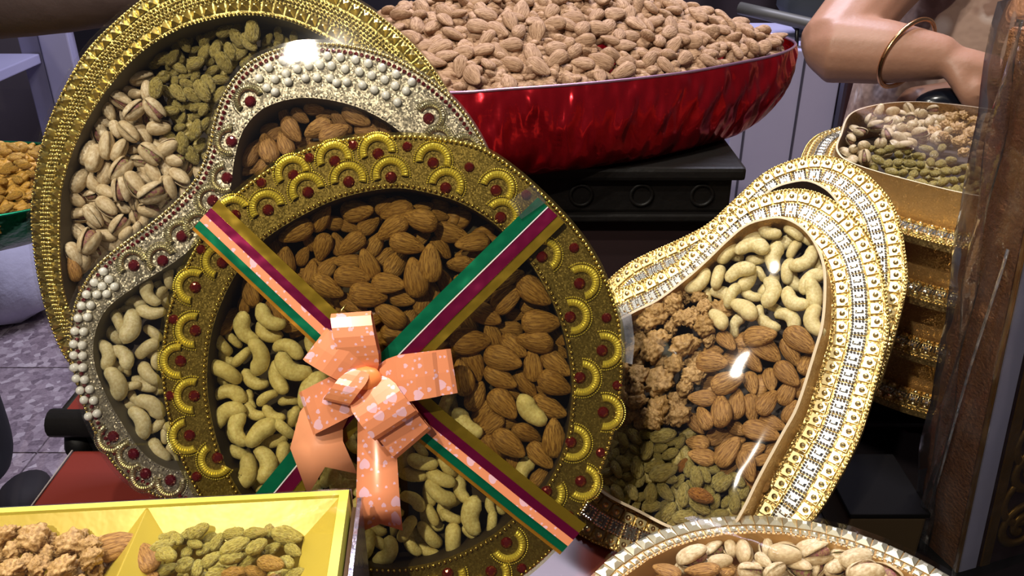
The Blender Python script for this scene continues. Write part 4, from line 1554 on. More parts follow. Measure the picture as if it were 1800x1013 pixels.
H_w = '''11 940 20 50;37 919 60 40;60 945 10 56;25 967 40 46;117 922 80 30;139 917 10 36;98 931 30 34;148 936 60 40;124 954 20 54;171 935 40 34;196 931 70 36;155 960 10 44;110 965 30 32;
80 977 20 42;68 995 60 44;121 974 10 34;160 981 40 48;110 1002 20 60;43 992 60 44;11 981 30 40;18 1003 10 46;50 1011 40 36;170 1003 60 42;90 940 30 36 l;140 1030 20 50;80 1035 50 50;30 1040 10 50;190 1035 40 46;
60 920 20 34 l;-20 950 30 44;-20 990 60 44;100 1060 20 50;170 1065 60 50'''
H_r = '''299 922 15 44;311 949 290 38;284 962 20 44;293 976 320 50;292 1002 20 42;281 942 20 32;309 921 10 28;336 921 10 36;349 934 20 38;379 925 30 34;381 953 50 36;411 940 350 42;421 925 30 32;
445 917 20 30;449 938 0 42;476 925 80 34;508 925 340 44;504 942 355 54;413 961 25 52;451 961 40 44;411 980 25 50;370 985 20 42;325 993 60 46;347 999 80 34;476 967 20 38;515 968 330 36;
476 991 340 54 =g;504 989 310 42;436 987 20 40;449 1006 350 42 =g;413 1008 10 46 =g;383 1010 20 44;343 957 330 34;334 938 30 34;300 1030 20 46;350 1035 60 46;400 1040 10 46;450 1038 340 46;500 1030 30 46;
360 965 40 34 l;330 970 60 34 l;460 945 40 34 l;310 1060 20 46;370 1065 40 46;430 1068 350 46;490 1062 20 46;520 1010 20 40'''


def lab_H(k, x, y):
    return {'w': ('walnut kernel in the left compartment of the yellow box', 'walnuts in the yellow box'),
            'y': ('light green raisin in the right compartment of the yellow box', 'raisins in the yellow box'),
            'g': ('golden raisin at the front of the yellow box', 'golden raisins in the yellow box')}[k]


area = np.array([hb(.008, .008, 0)[:2], hb(LA - .008, .008, 0)[:2], hb(LA - .008, LB - .008, 0)[:2], hb(.008, LB - .008, 0)[:2]])
PHW = Plane((0, 0, ZH), 90, 0)
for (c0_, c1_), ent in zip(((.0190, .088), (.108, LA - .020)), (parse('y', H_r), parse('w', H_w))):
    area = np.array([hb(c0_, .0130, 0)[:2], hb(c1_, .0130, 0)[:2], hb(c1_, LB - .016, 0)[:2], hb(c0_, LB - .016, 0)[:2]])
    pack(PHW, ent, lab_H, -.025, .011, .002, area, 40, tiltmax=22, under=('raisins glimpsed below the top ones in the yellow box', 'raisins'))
one = {}
for nm, x, y, a, L, w, lb in (('a', 206, 958, 10, .0215, -.006, 'almond lying on the divider of the yellow box, pointing right'),
                              ('a', 258, 979, 120, .0185, -.007, 'almond standing against the divider of the yellow box'),
                              ('a', 258, 1009, 340, .014, -.012, 'almond half cut off by the bottom edge of the yellow box')):
    c = PHW.at(x, y, w)
    d = PHW.at(x + 10 * math.cos(math.radians(a)), y - 10 * math.sin(math.radians(a)), w) - c
    d /= np.linalg.norm(d)
    put_nut('a', PHW.W(c, w), (d[0], d[1], .12), (0, -.45, 1), L, lb, None)

# ================================================================== ribbons and bow on the round tray
def foil_ribbon(name, c, rough=.25):
    N = Nodes(name)
    v = N.coord()
    return N.set(Base_Color=lin(c), Metallic=.75, Roughness=rough, Normal=N.bump(N.noise(v, 45, 2).outputs[0], .35, .004))


def heart_print(name, c, dot):
    """peach ribbon with hearts and specks, laid out on the ribbon's own UV (metres)"""
    N = Nodes(name)
    uv = N.coord('UV')
    fac = None
    for sc, size, offs in ((85, .26, 0.0), (260, .20, 3.3), (120, .16, 7.1)):
        mp = N.new('ShaderNodeMapping')
        mp.inputs['Scale'].default_value = (sc, sc, 1)
        mp.inputs['Location'].default_value = (offs, offs * .7, 0)
        N.l(uv, mp.inputs[0])
        vo = N.new('ShaderNodeTexVoronoi', voronoi_dimensions='2D')
        vo.inputs['Scale'].default_value = 1.0
        N.l(mp.outputs[0], vo.inputs['Vector'])
        sub = N.new('ShaderNodeVectorMath', operation='SUBTRACT')
        N.l(mp.outputs[0], sub.inputs[0])
        N.l(vo.outputs['Position'], sub.inputs[1])
        sp = N.new('ShaderNodeSeparateXYZ')
        N.l(sub.outputs[0], sp.inputs[0])
        x = N.math('DIVIDE', sp.outputs[0], size * .8)
        y = N.math('DIVIDE', sp.outputs[1], size * .8)
        x2 = N.math('MULTIPLY', x, x)
        y2 = N.math('MULTIPLY', y, y)
        q = N.math('SUBTRACT', N.math('ADD', x2, y2), 1.0)
        q3 = N.math('MULTIPLY', N.math('MULTIPLY', q, q), q)
        h = N.math('SUBTRACT', q3, N.math('MULTIPLY', x2, N.math('MULTIPLY', y2, y)))
        inside_ = N.math('LESS_THAN', h, 0.0)
        sc_ = N.new('ShaderNodeSeparateColor')
        N.l(vo.outputs['Color'], sc_.inputs[0])
        some = N.math('GREATER_THAN', sc_.outputs[0], .5 if sc < 200 else .6)
        inside_ = N.math('MULTIPLY', inside_, some)
        fac = inside_ if fac is None else N.math('MAXIMUM', fac, inside_)
    base = N.mix(fac, lin(c), lin(dot))
    return N.set(Base_Color=base, Roughness=.3, Specular_IOR_Level=.5, Metallic=.05, Coat_Weight=.4, Coat_Roughness=.2, Subsurface_Weight=.0)


MAT['peach'] = heart_print('peach ribbon with hearts', '#dd8a60', '#e0b0ba')
MAT['peach_back'] = plain('plain peach ribbon back', '#da9066', .35)
RIB = {'green': foil_ribbon('green foil ribbon', '#0d7a52'), 'maroon': foil_ribbon('maroon foil ribbon', '#7d1240'), 'olive': foil_ribbon('olive gold foil ribbon', '#8f7420'),
       'orange': foil_ribbon('copper gold foil ribbon', '#c98a2a'), 'pink': MAT['peach'], 'white': plain('white ribbon seam', '#cfc8c8', .4)}


def ribbon_strip(name, P, pts, width, w, mat, parent, t=.0003, fold=.014, ends=(True, True)):
    Q = P.poly(pts)
    L3 = [P.W(q, w) for q in Q]
    if ends[0]:
        L3 = [P.W(Q[0] + (Q[0] - Q[1]) / np.linalg.norm(Q[0] - Q[1]) * .0012, w - fold)] + L3
    if ends[1]:
        L3 = L3 + [P.W(Q[-1] + (Q[-1] - Q[-2]) / np.linalg.norm(Q[-1] - Q[-2]) * .0012, w - fold)]
    L3 = np.array(L3)
    D = Q[-1] - Q[0]
    D /= np.linalg.norm(D)
    s = -D[1] * P.u + D[0] * P.v
    V, uv, Fc = [], [], []
    acc = 0
    for i, p in enumerate(L3):
        if i:
            acc += np.linalg.norm(p - L3[i - 1])
        for sd in (-1, 1):
            V.append(p + s * sd * width / 2)
            uv.append((sd * width / 2 + .1, acc))
    n = len(L3)
    V = np.array(V)
    V = np.vstack([V, V - P.n * t])
    uv = uv + uv
    m = 2 * n
    for i in range(n - 1):
        a, b, c, d = 2 * i, 2 * i + 1, 2 * i + 3, 2 * i + 2
        Fc += [(a, d, c, b), (m + a, m + b, m + c, m + d), (a, m + a, m + d, d), (b, c, m + c, m + b)]
    return link(name, mesh(name, V, Fc, mat, False, uv), parent)


def shift_px(pts, d):
    P_ = np.array(pts, float)
    D = P_[-1] - P_[0]
    D /= np.linalg.norm(D)
    return [tuple(q + np.array([-D[1], D[0]]) * d) for q in P_]


PXM = .44 / FPX   # metres per picture pixel near the tray
rb = thing('gift_ribbon', tuple(PC.W(PC.at(367, 383), .005)), 'striped gift ribbon crossing the round tray from upper left to lower right', 'ribbon', 'ribbons on the round tray')
line1 = [(364, 383), (530, 540), (650, 652), (758, 752), (926, 888), (1003, 948)]
for nm, key, off_, wd, w in (('olive_stripe', 'olive', -27, 26, .0052), ('maroon_stripe', 'maroon', -12, 18, .0058), ('peach_stripe', 'pink', 2, 15, .0063), ('green_stripe', 'green', 16, 16, .0058),
                             ('copper_stripe', 'orange', 26, 8, .0053)):
    ribbon_strip(nm, PC, shift_px(line1, off_), wd * PXM, w, RIB[key], rb)
rb2 = thing('gift_ribbon', tuple(PC.W(PC.at(955, 352), .005)), 'green and maroon gift ribbon crossing the round tray from upper right to lower left', 'ribbon', 'ribbons on the round tray')
line2 = [(953, 357), (774, 532), (690, 618), (600, 708), (526, 795), (430, 912)]
for nm, key, off_, wd, w in (('green_stripe', 'green', 0, 24, .0057), ('white_seam', 'white', -13, 2, .0060), ('maroon_stripe', 'maroon', -25, 22, .0057), ('olive_stripe', 'olive', -44, 18, .0052)):
    ribbon_strip(nm, PC, shift_px(line2, off_), wd * PXM, w, RIB[key], rb2)
MBt = MB()
tp = ribbon_strip('tape', PC, [(905, 372), (948, 342)], .012, .0066, film('sticky tape', (.97, .97, .97, 1), .15, .1, 30, .4, .015), rb2, ends=(False, False))

bow = thing('gift_bow', tuple(PC.W(PC.at(655, 665), .006)), 'peach pull bow printed with pale hearts at the centre of the round tray', 'bow')


def bow_loop(cpx, tip1, tip2, w0, w1, bend, name='loop', mat=None, back=True):
    """a flat ribbon loop from the centre to a fold at the tip and back again"""
    c = PC.at(*cpx)
    t1, t2 = PC.at(*tip1), PC.at(*tip2)
    tip = (t1 + t2) / 2
    side = (t2 - t1)
    wd = np.linalg.norm(side)
    side = side / wd
    V, uv, Fc = [], [], []
    n = 15
    acc = 0.0
    prev = None
    for i in range(n):
        s = i / (n - 1)
        if s < .44:
            k = s / .44
            q = c + (tip - c) * k
            w = w0 + (bend * math.sin(k * math.pi * .5))
        elif s > .56:
            k = (1 - s) / .44
            q = c + (tip - c) * k
            w = w1 + (bend * math.sin(k * math.pi * .5)) + .003 * math.sin(k * math.pi)
        else:
            k = (s - .44) / .12
            q = tip + (tip - c) / np.linalg.norm(tip - c) * .0012 * math.sin(k * math.pi)
            w = w0 + bend + (w1 - w0) * k
        p = PC.W(q, w)
        if prev is not None:
            acc += np.linalg.norm(p - prev)
        prev = p
        pinch = .62 + .38 * min(1, abs(s - (0 if s < .5 else 1)) / .10)
        for sd in (-1, 0, 1):
            V.append(p + (side[0] * PC.u + side[1] * PC.v) * sd * wd / 2 * pinch + PC.n * (.0003 * (1 - abs(sd))))
            uv.append((sd * wd / 2 + tip[0] * 3 + .3, acc + tip[1] * 3))
    for i in range(n - 1):
        for j in range(2):
            a = 3 * i + j
            Fc.append((a, a + 1, a + 4, a + 3))
    o = link(name, mesh(name, V, Fc, mat or MAT['peach'], False, uv), bow)
    so = o.modifiers.new('thickness', 'SOLIDIFY')
    so.thickness = .0003
    return o


def bow_tail(pts, widths, ws, notch, name='tail', mat=None):
    Q = PC.poly(pts)
    V, uv, Fc = [], [], []
    acc = 0
    n = len(Q)
    T = np.gradient(Q, axis=0)
    for i in range(n):
        t = T[i] / np.linalg.norm(T[i])
        sd_ = np.array([t[1], -t[0]])
        if i:
            acc += np.linalg.norm(Q[i] - Q[i - 1])
        for sd in (-1, 0, 1):
            q = Q[i] + sd_ * sd * widths[i] * PXM / 2
            if i == n - 1:
                q = q + t * (notch if sd else 0)
            V.append(PC.W(q, ws[i]))
            uv.append((sd * widths[i] * PXM / 2 + .71, acc))
    for i in range(n - 1):
        for j in range(2):
            a = 3 * i + j
            Fc.append((a, a + 1, a + 4, a + 3))
    o = link(name, mesh(name, V, Fc, mat or MAT['peach'], True, uv), bow)
    o.modifiers.new('thickness', 'SOLIDIFY').thickness = .0003
    return o


bow_tail([(600, 690), (572, 735), (566, 775), (582, 812)], [70, 84, 96, 96], [.009, .010, .013, .015], .010, 'tail', MAT['peach_back'])
bow_tail([(660, 690), (664, 740), (670, 800), (674, 850), (676, 880), (677, 908)], [56, 64, 72, 76, 78, 78], [.008, .009, .014, .020, .021, .016], .004)
bow_loop((668, 690), (700, 796), (760, 745), .008, .012, .004)
bow_loop((650, 670), (540, 684), (565, 756), .009, .013, .003)
bow_loop((672, 664), (804, 686), (792, 611), .010, .014, .004)
bow_loop((678, 668), (776, 690), (768, 616), .014, .017, .004)
bow_loop((648, 655), (595, 556), (663, 551), .009, .015, .006)
bow_loop((660, 655), (590, 577), (550, 630), .012, .016, .004)
bow_loop((652, 668), (668, 761), (741, 714), .015, .019, .004)
bow_loop((648, 646), (586, 692), (630, 702), .018, .023, .001)
# knot in the middle
v, f = ICO2
kn = np.array(v) * np.array([.0085, .0065, .004])
kn3 = PC.W(PC.at(655, 660), .020) + kn[:, :1] * PC.u + kn[:, 1:2] * PC.v + kn[:, 2:] * PC.n
link('knot', mesh('knot', kn3, f, plain('peach knot', '#ee8a4a', .35)), bow)
mb = MB()
mb.add(*tube([PC.W(PC.at(612, 536), .006), PC.W(PC.at(606, 546), .009), PC.W(PC.at(602, 556), .007)], .0006, 6))
mb.build('gold_tie', MAT['gold'], bow, True)

# ================================================================== red foil bowl heaped with almonds
N_ = Nodes('crumpled red foil')
v_ = N_.coord('Object', (1, 1, .38))
MAT['red_foil'] = N_.set(Base_Color=N_.mix(N_.noise(v_, 18).outputs[0], lin('#c01a26'), lin('#90101c')), Metallic=.8, Roughness=.2,
                         Normal=N_.bump(N_.noise(v_, 24, 2).outputs[0], .8, .03))
N_ = Nodes('crumpled green foil')
v_ = N_.coord()
MAT['green_foil'] = N_.set(Base_Color=lin('#0c5a3a'), Metallic=.85, Roughness=.22, Normal=N_.bump(N_.noise(v_, 30, 3).outputs[0], .6, .012))


def foil_bowl(name, rim_xy, z_rim, z_base, base_scale, mat, edge_mat, label, seed, belly=1.0, shift=(0, 0)):
    R = ccw(smooth_loop(rim_xy, 220))
    c = R.mean(0)
    c = (R.max(0) + R.min(0)) / 2
    root = thing(name, (c[0], c[1], z_base), label, 'bowl')
    rings = 18
    V, Fc = [], []
    n = len(R)
    for side, k0 in ((1.0, 0), (-1.0, rings + 1)):
        for k in range(rings + 1):
            t = k / rings          # 0 rim, 1 base
            sc = base_scale + (1 - base_scale) * math.cos(t * math.pi / 2) ** (.75 * belly)
            z = z_rim + (z_base - z_rim) * t ** 1.15
            if side < 0:
                sc = max(sc - .012, .02)
                z = max(z, z_base + .004)
            for i in range(n):
                d = R[i] - c
                a = math.atan2(d[1], d[0])
                ple = .012 * math.sin(44 * a + 9 * t + seed) * math.sin(math.pi * min(t * 1.3, 1)) + .010 * noise.noise(Vector((a * 7, t * 3, seed))) * (t > .02) \
                    + .014 * abs(noise.noise(Vector((a * 13 + 1.2 * t, t * 1.2, seed + 4)))) * math.sin(math.pi * t)
                q = c + d * (sc + ple) + np.array(shift) * t
                V.append((q[0], q[1], z))
    m = (rings + 1) * n
    for k in range(rings):
        for i in range(n):
            a, b = k * n + i, k * n + (i + 1) % n
            Fc.append((a, a + n, b + n, b))
            Fc.append((m + a, m + b, m + b + n, m + a + n))
    Fc.append(tuple(rings * n + i for i in range(n))[::-1])
    Fc.append(tuple(m + rings * n + i for i in range(n)))
    link('bowl_body', mesh('bowl_body', V, Fc, mat), root)
    rimp = np.array([(p[0], p[1], z_rim + .0006) for p in (c + (R - c) * .994)])
    mb = MB()
    v, f = tube(np.vstack([rimp, rimp[:1]]), .0017, 6, 1.0, caps=False)
    mb.add(v, f)
    mb.build('folded_rim', edge_mat, root, True)
    return root, R, c


ZR = .186
red_rim = [(-.20, .80), (-.072, .768), (0, .7827), (.0807, .8067), (.168, .846), (.2355, .892), (.288, .934), (.318, .975), (.326, 1.01), (.312, 1.05), (.262, 1.09),
           (.16, 1.115), (.03, 1.11), (-.10, 1.07), (-.21, 1.0), (-.27, .92), (-.262, .85)]
redbowl, RR, rc = foil_bowl('foil_bowl', red_rim, ZR, .1005, .74, MAT['red_foil'], plain('pale violet foil fold', '#a9839c', .3, .8), 'boat-shaped bowl of crumpled red foil heaped with almonds', 2.0, .62, (0, -.035))


def radial(R, c, q):
    """fraction of the way from the centre to the rim along the ray through q"""
    d = q - c
    a = np.arctan2(R[:, 1] - c[1], R[:, 0] - c[0])
    i = np.abs((a - math.atan2(d[1], d[0]) + math.pi) % (2 * math.pi) - math.pi).argmin()
    return np.linalg.norm(d) / np.linalg.norm(R[i] - c)


def heap(R, c, z_rim, height, kind, L, n_top, n_under, sep, label, grp, frac=.97, keep=None, n_solo=150, sag=.004):
    def z_at(q):
        r = radial(R, c, q)
        return z_rim - sag + height * max(0, 1 - r ** 1.5)
    pts = []
    tries = 0
    lo, hi = R.min(0), R.max(0)
    while len(pts) < n_top and tries < 60000:
        tries += 1
        q = lo + rng.random(2) * (hi - lo)
        if radial(R, c, q) > frac or (keep and not keep(q)):
            continue
        z = z_at(q)
        p = np.array([q[0], q[1], z])
        if pts and (((np.array(pts) - p) ** 2).sum(1).min() < sep ** 2):
            continue
        pts.append(p)
    acc = {}
    pts.sort(key=lambda p: np.linalg.norm(p - CAM))
    for ip, p in enumerate(pts):
        e = .004
        gx_ = (z_at(p[:2] + (e, 0)) - z_at(p[:2] - (e, 0))) / (2 * e)
        gy_ = (z_at(p[:2] + (0, e)) - z_at(p[:2] - (0, e))) / (2 * e)
        nrm = np.array([-gx_, -gy_, 1.0]) + rng.normal(0, .38, 3)
        nrm /= np.linalg.norm(nrm)
        a = rng.uniform(0, 2 * math.pi)
        x = np.array([math.cos(a), math.sin(a), 0])
        x = x - nrm * np.dot(x, nrm)
        pos = p + nrm * rng.uniform(-.002, .0035)
        d = pos - CAM
        vis = abs(d[0] / (d[1] * cp_ - d[2] * sp_)) * FPX < 912
        if ip < n_solo and vis:
            low = kind == 'd' and radial(R, c, p[:2]) > .78
            put_nut(kind, pos, x, nrm, L * rng.uniform(.88, 1.12), 'dusty almond lying along the front rim of the red foil bowl' if low else label, 'almonds along the red rim' if low else grp)
        else:
            bake_nut(acc, kind, pos, x, nrm, L * rng.uniform(.88, 1.12))
    mb = acc.get(kind) or MB()
    lowv, lowf = {'d': (lambda: almond_low(1)), 'g': (lambda: almond_low(2))}[kind]()
    for k in range(n_under):
        while True:
            q = lo + rng.random(2) * (hi - lo)
            if radial(R, c, q) < frac and not (keep and not keep(q)):
                break
        z = z_at(q) - rng.uniform(.006, .017)
        Rm = Matrix.Rotation(rng.uniform(0, 6.28), 3, 'Z') @ Matrix.Rotation(rng.normal(0, .5), 3, 'X') @ Matrix.Rotation(rng.normal(0, .5), 3, 'Y')
        mb.add((lowv * L) @ np.array(Rm).T + np.array([q[0], q[1], z]), lowf)
    return mb


def almond_low(s):
    def fn(th, ph):
        t = math.cos(th)
        r = math.sin(th) * (1 - .25 * t)
        return (t * .5, math.cos(ph) * r * .3, math.sin(ph) * r * .2)
    return uv_body(7, 8, fn)


mb = heap(RR, rc, ZR, .078, 'd', .0245, 285, 2300, .0125, 'dusty brown almond on the slope of the heap above the red rim', 'almonds in the red bowl', .93, keep=lambda q: q[1] < 1.02)
o = mb.build('almond_pile', PILE['d'], None, True)
tag(o, 'lower layer of dusty almonds filling the red foil bowl', 'almonds', None, 'stuff')

# ================================================================== green foil bowl of golden raisins at the left
gc = np.array([-.70, .955])
gr_rim = [(gc[0] + .235 * math.cos(a), gc[1] + .150 * math.sin(a)) for a in np.linspace(0, 2 * math.pi, 16, endpoint=False)]
greenbowl, GR, gc2 = foil_bowl('foil_bowl', gr_rim, .036, -.028, .62, MAT['green_foil'], plain('dark green foil fold', '#1c8a6a', .3, .8), 'green foil bowl of golden raisins at the left edge', 5.0)
mb = heap(GR, gc2, .036, .03, 'g', .0165, 170, 1100, .0095, 'golden raisin in the green foil bowl at the left edge', 'golden raisins in the green bowl', .95, keep=lambda q: q[0] > -.72)
o = mb.build('raisin_pile', PILE['g'], None, True)
tag(o, 'lower layer of golden raisins filling the green foil bowl', 'raisins', None, 'stuff')
st = thing('bowl_stool', (gc[0] - .12, gc[1], FLOOR), 'narrow stool carrying the green foil bowl', 'stool')
MB().box((gc[0] - .28, gc[1] - .06, -.045), (gc[0] - .05, gc[1] + .08, -.0285), .003).build('seat', MAT['black_wood'], st)
for sx in (-.27, -.155):
    for sy in (-.05, .06):
        MB().box((gc[0] + sx, gc[1] + sy, FLOOR), (gc[0] + sx + .018, gc[1] + sy + .018, -.045), .002).build('leg', MAT['black_wood'], st)

# ================================================================== K: wrapped box standing at the right
def world_at(px, py, y):
    d = ray(px, py)
    return CAM + d * (y / d[1])


MAT['leather'] = plain('bronze brown leatherette', '#a8734a', .38, .3, '#8a5a38', 60, (420, .8, .003))
MAT['maroon'] = plain('maroon board', '#3a1216', .5, 0, '#2c0d12', 30)
MAT['gold_print'] = plain('gold print', '#b48a3e', .35, .8, '#9a7432', 120, (300, .4, .001))
MAT['lilac_band'] = plain('pale lilac band', '#dedcf0', .35, .1, '#cfcce6', 30)
KC = np.array([.291, .414, -.0428])
tl = math.radians(4.6)
kf = np.array([.95, .31, 0]); kf /= np.linalg.norm(kf)
ks = np.array([-.31, .95, 0]); ks /= np.linalg.norm(ks)
ku = np.array([-math.sin(tl), 0, math.cos(tl)])
ku /= np.linalg.norm(ku)


def kp(a, b, h):
    return KC + kf * a + ks * b + ku * h


def kbox(name, a0, a1, b0, b1, h0, h1, mat, parent):
    v = [kp(a0, b0, h0), kp(a1, b0, h0), kp(a1, b1, h0), kp(a0, b1, h0), kp(a0, b0, h1), kp(a1, b0, h1), kp(a1, b1, h1), kp(a0, b1, h1)]
    bm = bmesh.new()
    vs_ = [bm.verts.new(q) for q in v]
    for q in BOXF:
        bm.faces.new([vs_[i] for i in q])
    bmesh.ops.bevel(bm, geom=bm.edges[:], offset=min(.0012, abs(b1 - b0) * .3), segments=2, affect='EDGES')
    v, f = bm_arrays(bm)
    return link(name, mesh(name, v, f, mat, False), parent)


KH, KW, KT = .345, .105, .036
kb = thing('wrapped_box', tuple(kp(KW / 2, KT / 2, 0)), 'tall brown and maroon box with gold scrolls, wrapped in clear plastic at the right edge', 'gift box')
kbox('body', .001, KW, .002, KT, .001, KH, MAT['leather'], kb)
kbox('pale_band', .0012, .0165, -.0012, .002, .002, KH - .001, MAT['lilac_band'], kb)
kbox('gold_edge', -.0002, .0014, -.0014, .002, .002, KH - .001, MAT['gold_print'], kb)
fp = kbox('front_panel', .0165, KW - .001, -.0008, .002, .002, KH - .001, MAT['maroon'], kb)
kbox('gold_border', .0185, .0265, -.0020, -.0006, .003, KH - .002, MAT['gold_print'], kb)


def scroll(cx, cz, r, turns, r_end, wid, start):
    n = 40
    pts = []
    for i in range(n):
        t = i / (n - 1)
        a = start + turns * 2 * math.pi * t
        rr = r + (r_end - r) * t
        pts.append(kp(cx + rr * math.cos(a), -.0014, cz + rr * math.sin(a)))
    mb = MB()
    mb.add(*tube(pts, [(wid, wid * .45)] * n, 6, up=tuple(np.cross(kf, ku))))
    return mb.build('gold_scroll', MAT['gold_print'], kb, True)


for k in range(7):
    z = .03 + k * .046
    scroll(.047, z, .0185, 1.5, .004, .0036, math.pi * .5)
    scroll(.047, z + .023, .0195, .45, .0195, .0032, math.pi * .75)
    scroll(.084, z + .023, .0175, -1.5, .004, .0036, math.pi * .5)
# clear wrap: a loose skin round the box with a flap along the left
mb = MB()
g = .0045
ring = [(-g, -g), (KW + g, -g), (KW + g, KT + g), (-g, KT + g)]
V, Fc = [], []
rows, per = 26, 40
for i in range(rows):
    h = -.0 + (KH + .012) * i / (rows - 1)
    for j in range(per):
        t = j / per * 4
        k = int(t)
        a, b = np.array(ring[k]), np.array(ring[(k + 1) % 4])
        q = a + (b - a) * (t - k)
        nz = noise.noise(Vector((t * 2.1, h * 26, 3.0))) * .0035 + noise.noise(Vector((t * 5, h * 60, 9.0))) * .0012
        d = q - np.array([KW / 2, KT / 2])
        d = d / np.linalg.norm(d)
        q = q + d * nz
        V.append(kp(q[0], q[1], h))
for i in range(rows - 1):
    for j in range(per):
        j2 = (j + 1) % per
        Fc.append((i * per + j, i * per + j2, (i + 1) * per + j2, (i + 1) * per + j))
V.append(kp(KW / 2, KT / 2, KH + .03))
top0 = (rows - 1) * per
for j in range(per):
    Fc.append((top0 + j, top0 + (j + 1) % per, len(V) - 1))
link('plastic_wrap', mesh('plastic_wrap', V, Fc, MAT['wrap']), kb)
V, Fc = [], []
n = 40
for i in range(n):
    h = (KH + .006) * i / (n - 1)
    for j in range(5):
        s = j / 4
        out_ = .006 * s * (1 + .25 * math.sin(h * 30)) + .001
        V.append(kp(-g - out_ * .55 + .002 * math.sin(h * 70 + 3 * s), KT * .55 + out_ * .9, h))
for i in range(n - 1):
    for j in range(4):
        a = i * 5 + j
        Fc.append((a, a + 1, a + 6, a + 5))
o = link('wrap_flap', mesh('wrap_flap', V, Fc, MAT['wrap']), kb)
o.modifiers.new('thickness', 'SOLIDIFY').thickness = .0002
mb = MB()
pts = [kp(-g - .002 - .004 * math.sin(5 * t), KT * .1 + .03 * t ** 1.5, .235 - .235 * t) for t in np.linspace(0, 1, 24)]
mb.add(*tube(pts, [(.0014 * (1 - .4 * t), .0004) for t in np.linspace(0, 1, 24)], 6))
mb.build('wrap_fold', film('whitish wrap fold', (.95, .95, .95, 1), .2, .2, 60, .8, .07), kb, True)

# ================================================================== people
def skin_mat(name, c, c2):
    N = Nodes(name)
    v = N.coord()
    return N.set(Base_Color=N.mix(N.noise(v, 30, 4).outputs[0], lin(c), lin(c2)), Roughness=.48, Subsurface_Weight=.12, Subsurface_Radius=(1, .4, .2), Subsurface_Scale=.01,
                 Normal=N.bump(N.noise(v, 180, 3).outputs[0], .15, .002))


def body_mesh(name, tubes, mat, voxel, parent=None, smooth_it=6, blobs=()):
    mb = MB()
    for pts, rad, *fl in tubes:
        P = np.array(pts, float)
        r = np.array(rad, float)
        n = max(8, len(P) * 6)
        t0 = np.linspace(0, 1, len(P))
        t1 = np.linspace(0, 1, n)
        P2 = np.stack([np.interp(t1, t0, P[:, k]) for k in range(3)], 1)
        for _ in range(3):
            P2[1:-1] = (P2[:-2] + 2 * P2[1:-1] + P2[2:]) / 4
        r2 = np.interp(t1, t0, r)
        # rounded ends
        r2 = np.r_[r2[0] * .55, r2, r2[-1] * .55]
        d0, d1 = P2[0] - P2[1], P2[-1] - P2[-2]
        P2 = np.vstack([P2[0] + d0 / np.linalg.norm(d0) * r2[1] * .6, P2, P2[-1] + d1 / np.linalg.norm(d1) * r2[-2] * .6])
        mb.add(*tube(P2, r2, 14, fl[0] if fl else 1.0))
    for c, r in blobs:
        mb.add(ICO3[0] * np.array(r) + np.array(c), ICO3[1])
    o = mb.build(name, mat, parent, True)
    m = o.modifiers.new('fuse', 'REMESH')
    m.mode = 'VOXEL'
    m.voxel_size = voxel
    m.use_smooth_shade = True
    s = o.modifiers.new('smooth', 'SMOOTH')
    s.factor = .5
    s.iterations = smooth_it
    return o


WA = world_at
# seated person at the upper right, one arm bent across
sk = skin_mat('tan skin', '#ad8069', '#976c55')
elbow = WA(1462, 84, 1.16)
midf = WA(1560, 92, 1.13)
wrist = WA(1664, 102, 1.10)
sh = WA(1665, -150, 1.36)
upm = WA(1545, -20, 1.25)
kn_c = WA(1742, 128, 1.085)
hips = np.array([.80, 1.50, -.28])
chest = np.array([.80, 1.46, .20])
neck = np.array([.79, 1.47, .52])
head = np.array([.76, 1.43, .66])
person = thing('person', (hips[0], hips[1], FLOOR), 'person in a beige floral top with a gold bangle, bent arm reaching over the trays', 'person')
tubes = [([sh, upm, elbow], [.062, .052, .046]),
         ([elbow, midf, wrist], [.046, .041, .027]),
         ([wrist, WA(1700, 112, 1.09), kn_c], [.028, .030, .034], .62),
         ([chest, np.array([.79, 1.47, .40]), neck, head], [.10, .07, .055, .06])]
# four fingers curling down and a thumb
for k, (dx, dy) in enumerate(((0, 0), (20, 2), (40, 6), (58, 14))):
    b0 = WA(1708 + dx, 130 + dy, 1.075 + .012 * k)
    b1 = WA(1716 + dx, 158 + dy, 1.055 + .012 * k)
    b2 = WA(1714 + dx, 186 + dy, 1.06 + .012 * k)
    b3 = WA(1706 + dx, 206 + dy, 1.075 + .012 * k)
    tubes.append(([kn_c * .45 + b0 * .55, b0, b1, b2, b3], [.013, .0125, .011, .0098, .008]))
tubes.append(([WA(1672, 112, 1.085), WA(1688, 140, 1.07), WA(1700, 168, 1.06), WA(1710, 188, 1.06)], [.016, .014, .0115, .009]))
# far arm resting in the lap
tubes += [([np.array([1.02, 1.48, .38]), np.array([1.10, 1.42, .12]), np.array([.98, 1.22, -.02])], [.062, .05, .043]),
          ([np.array([.98, 1.22, -.02]), WA(1700, 182, 1.20), WA(1600, 186, 1.18)], [.043, .036, .026])]
blobs = [(head + np.array([0, -.01, .03]), (.075, .088, .105)), (head + np.array([-.02, -.095, .02]), (.016, .018, .022)),
         (head + np.array([.075, 0, .02]), (.012, .02, .03)), (head + np.array([-.08, 0, .02]), (.012, .02, .03))]
body = body_mesh('body', tubes, sk, .0042, person, 5, blobs)
for sx in (-.035, .022):
    mb = MB()
    mb.add(ICO2[0] * .011 + head + np.array([sx - .008, -.082, .045]), ICO2[1])
    mb.build('eye', plain('eye', '#e8e2dc', .2), person, True)
mb = MB()
mb.add(ICO2[0] * np.array([.024, .008, .006]) + head + np.array([-.008, -.086, -.03]), ICO2[1])
mb.build('mouth', plain('lips', '#8a4a44', .4), person, True)
mb = MB()
hv = ICO3[0].copy()
hv = hv * np.array([.086, .098, .112])
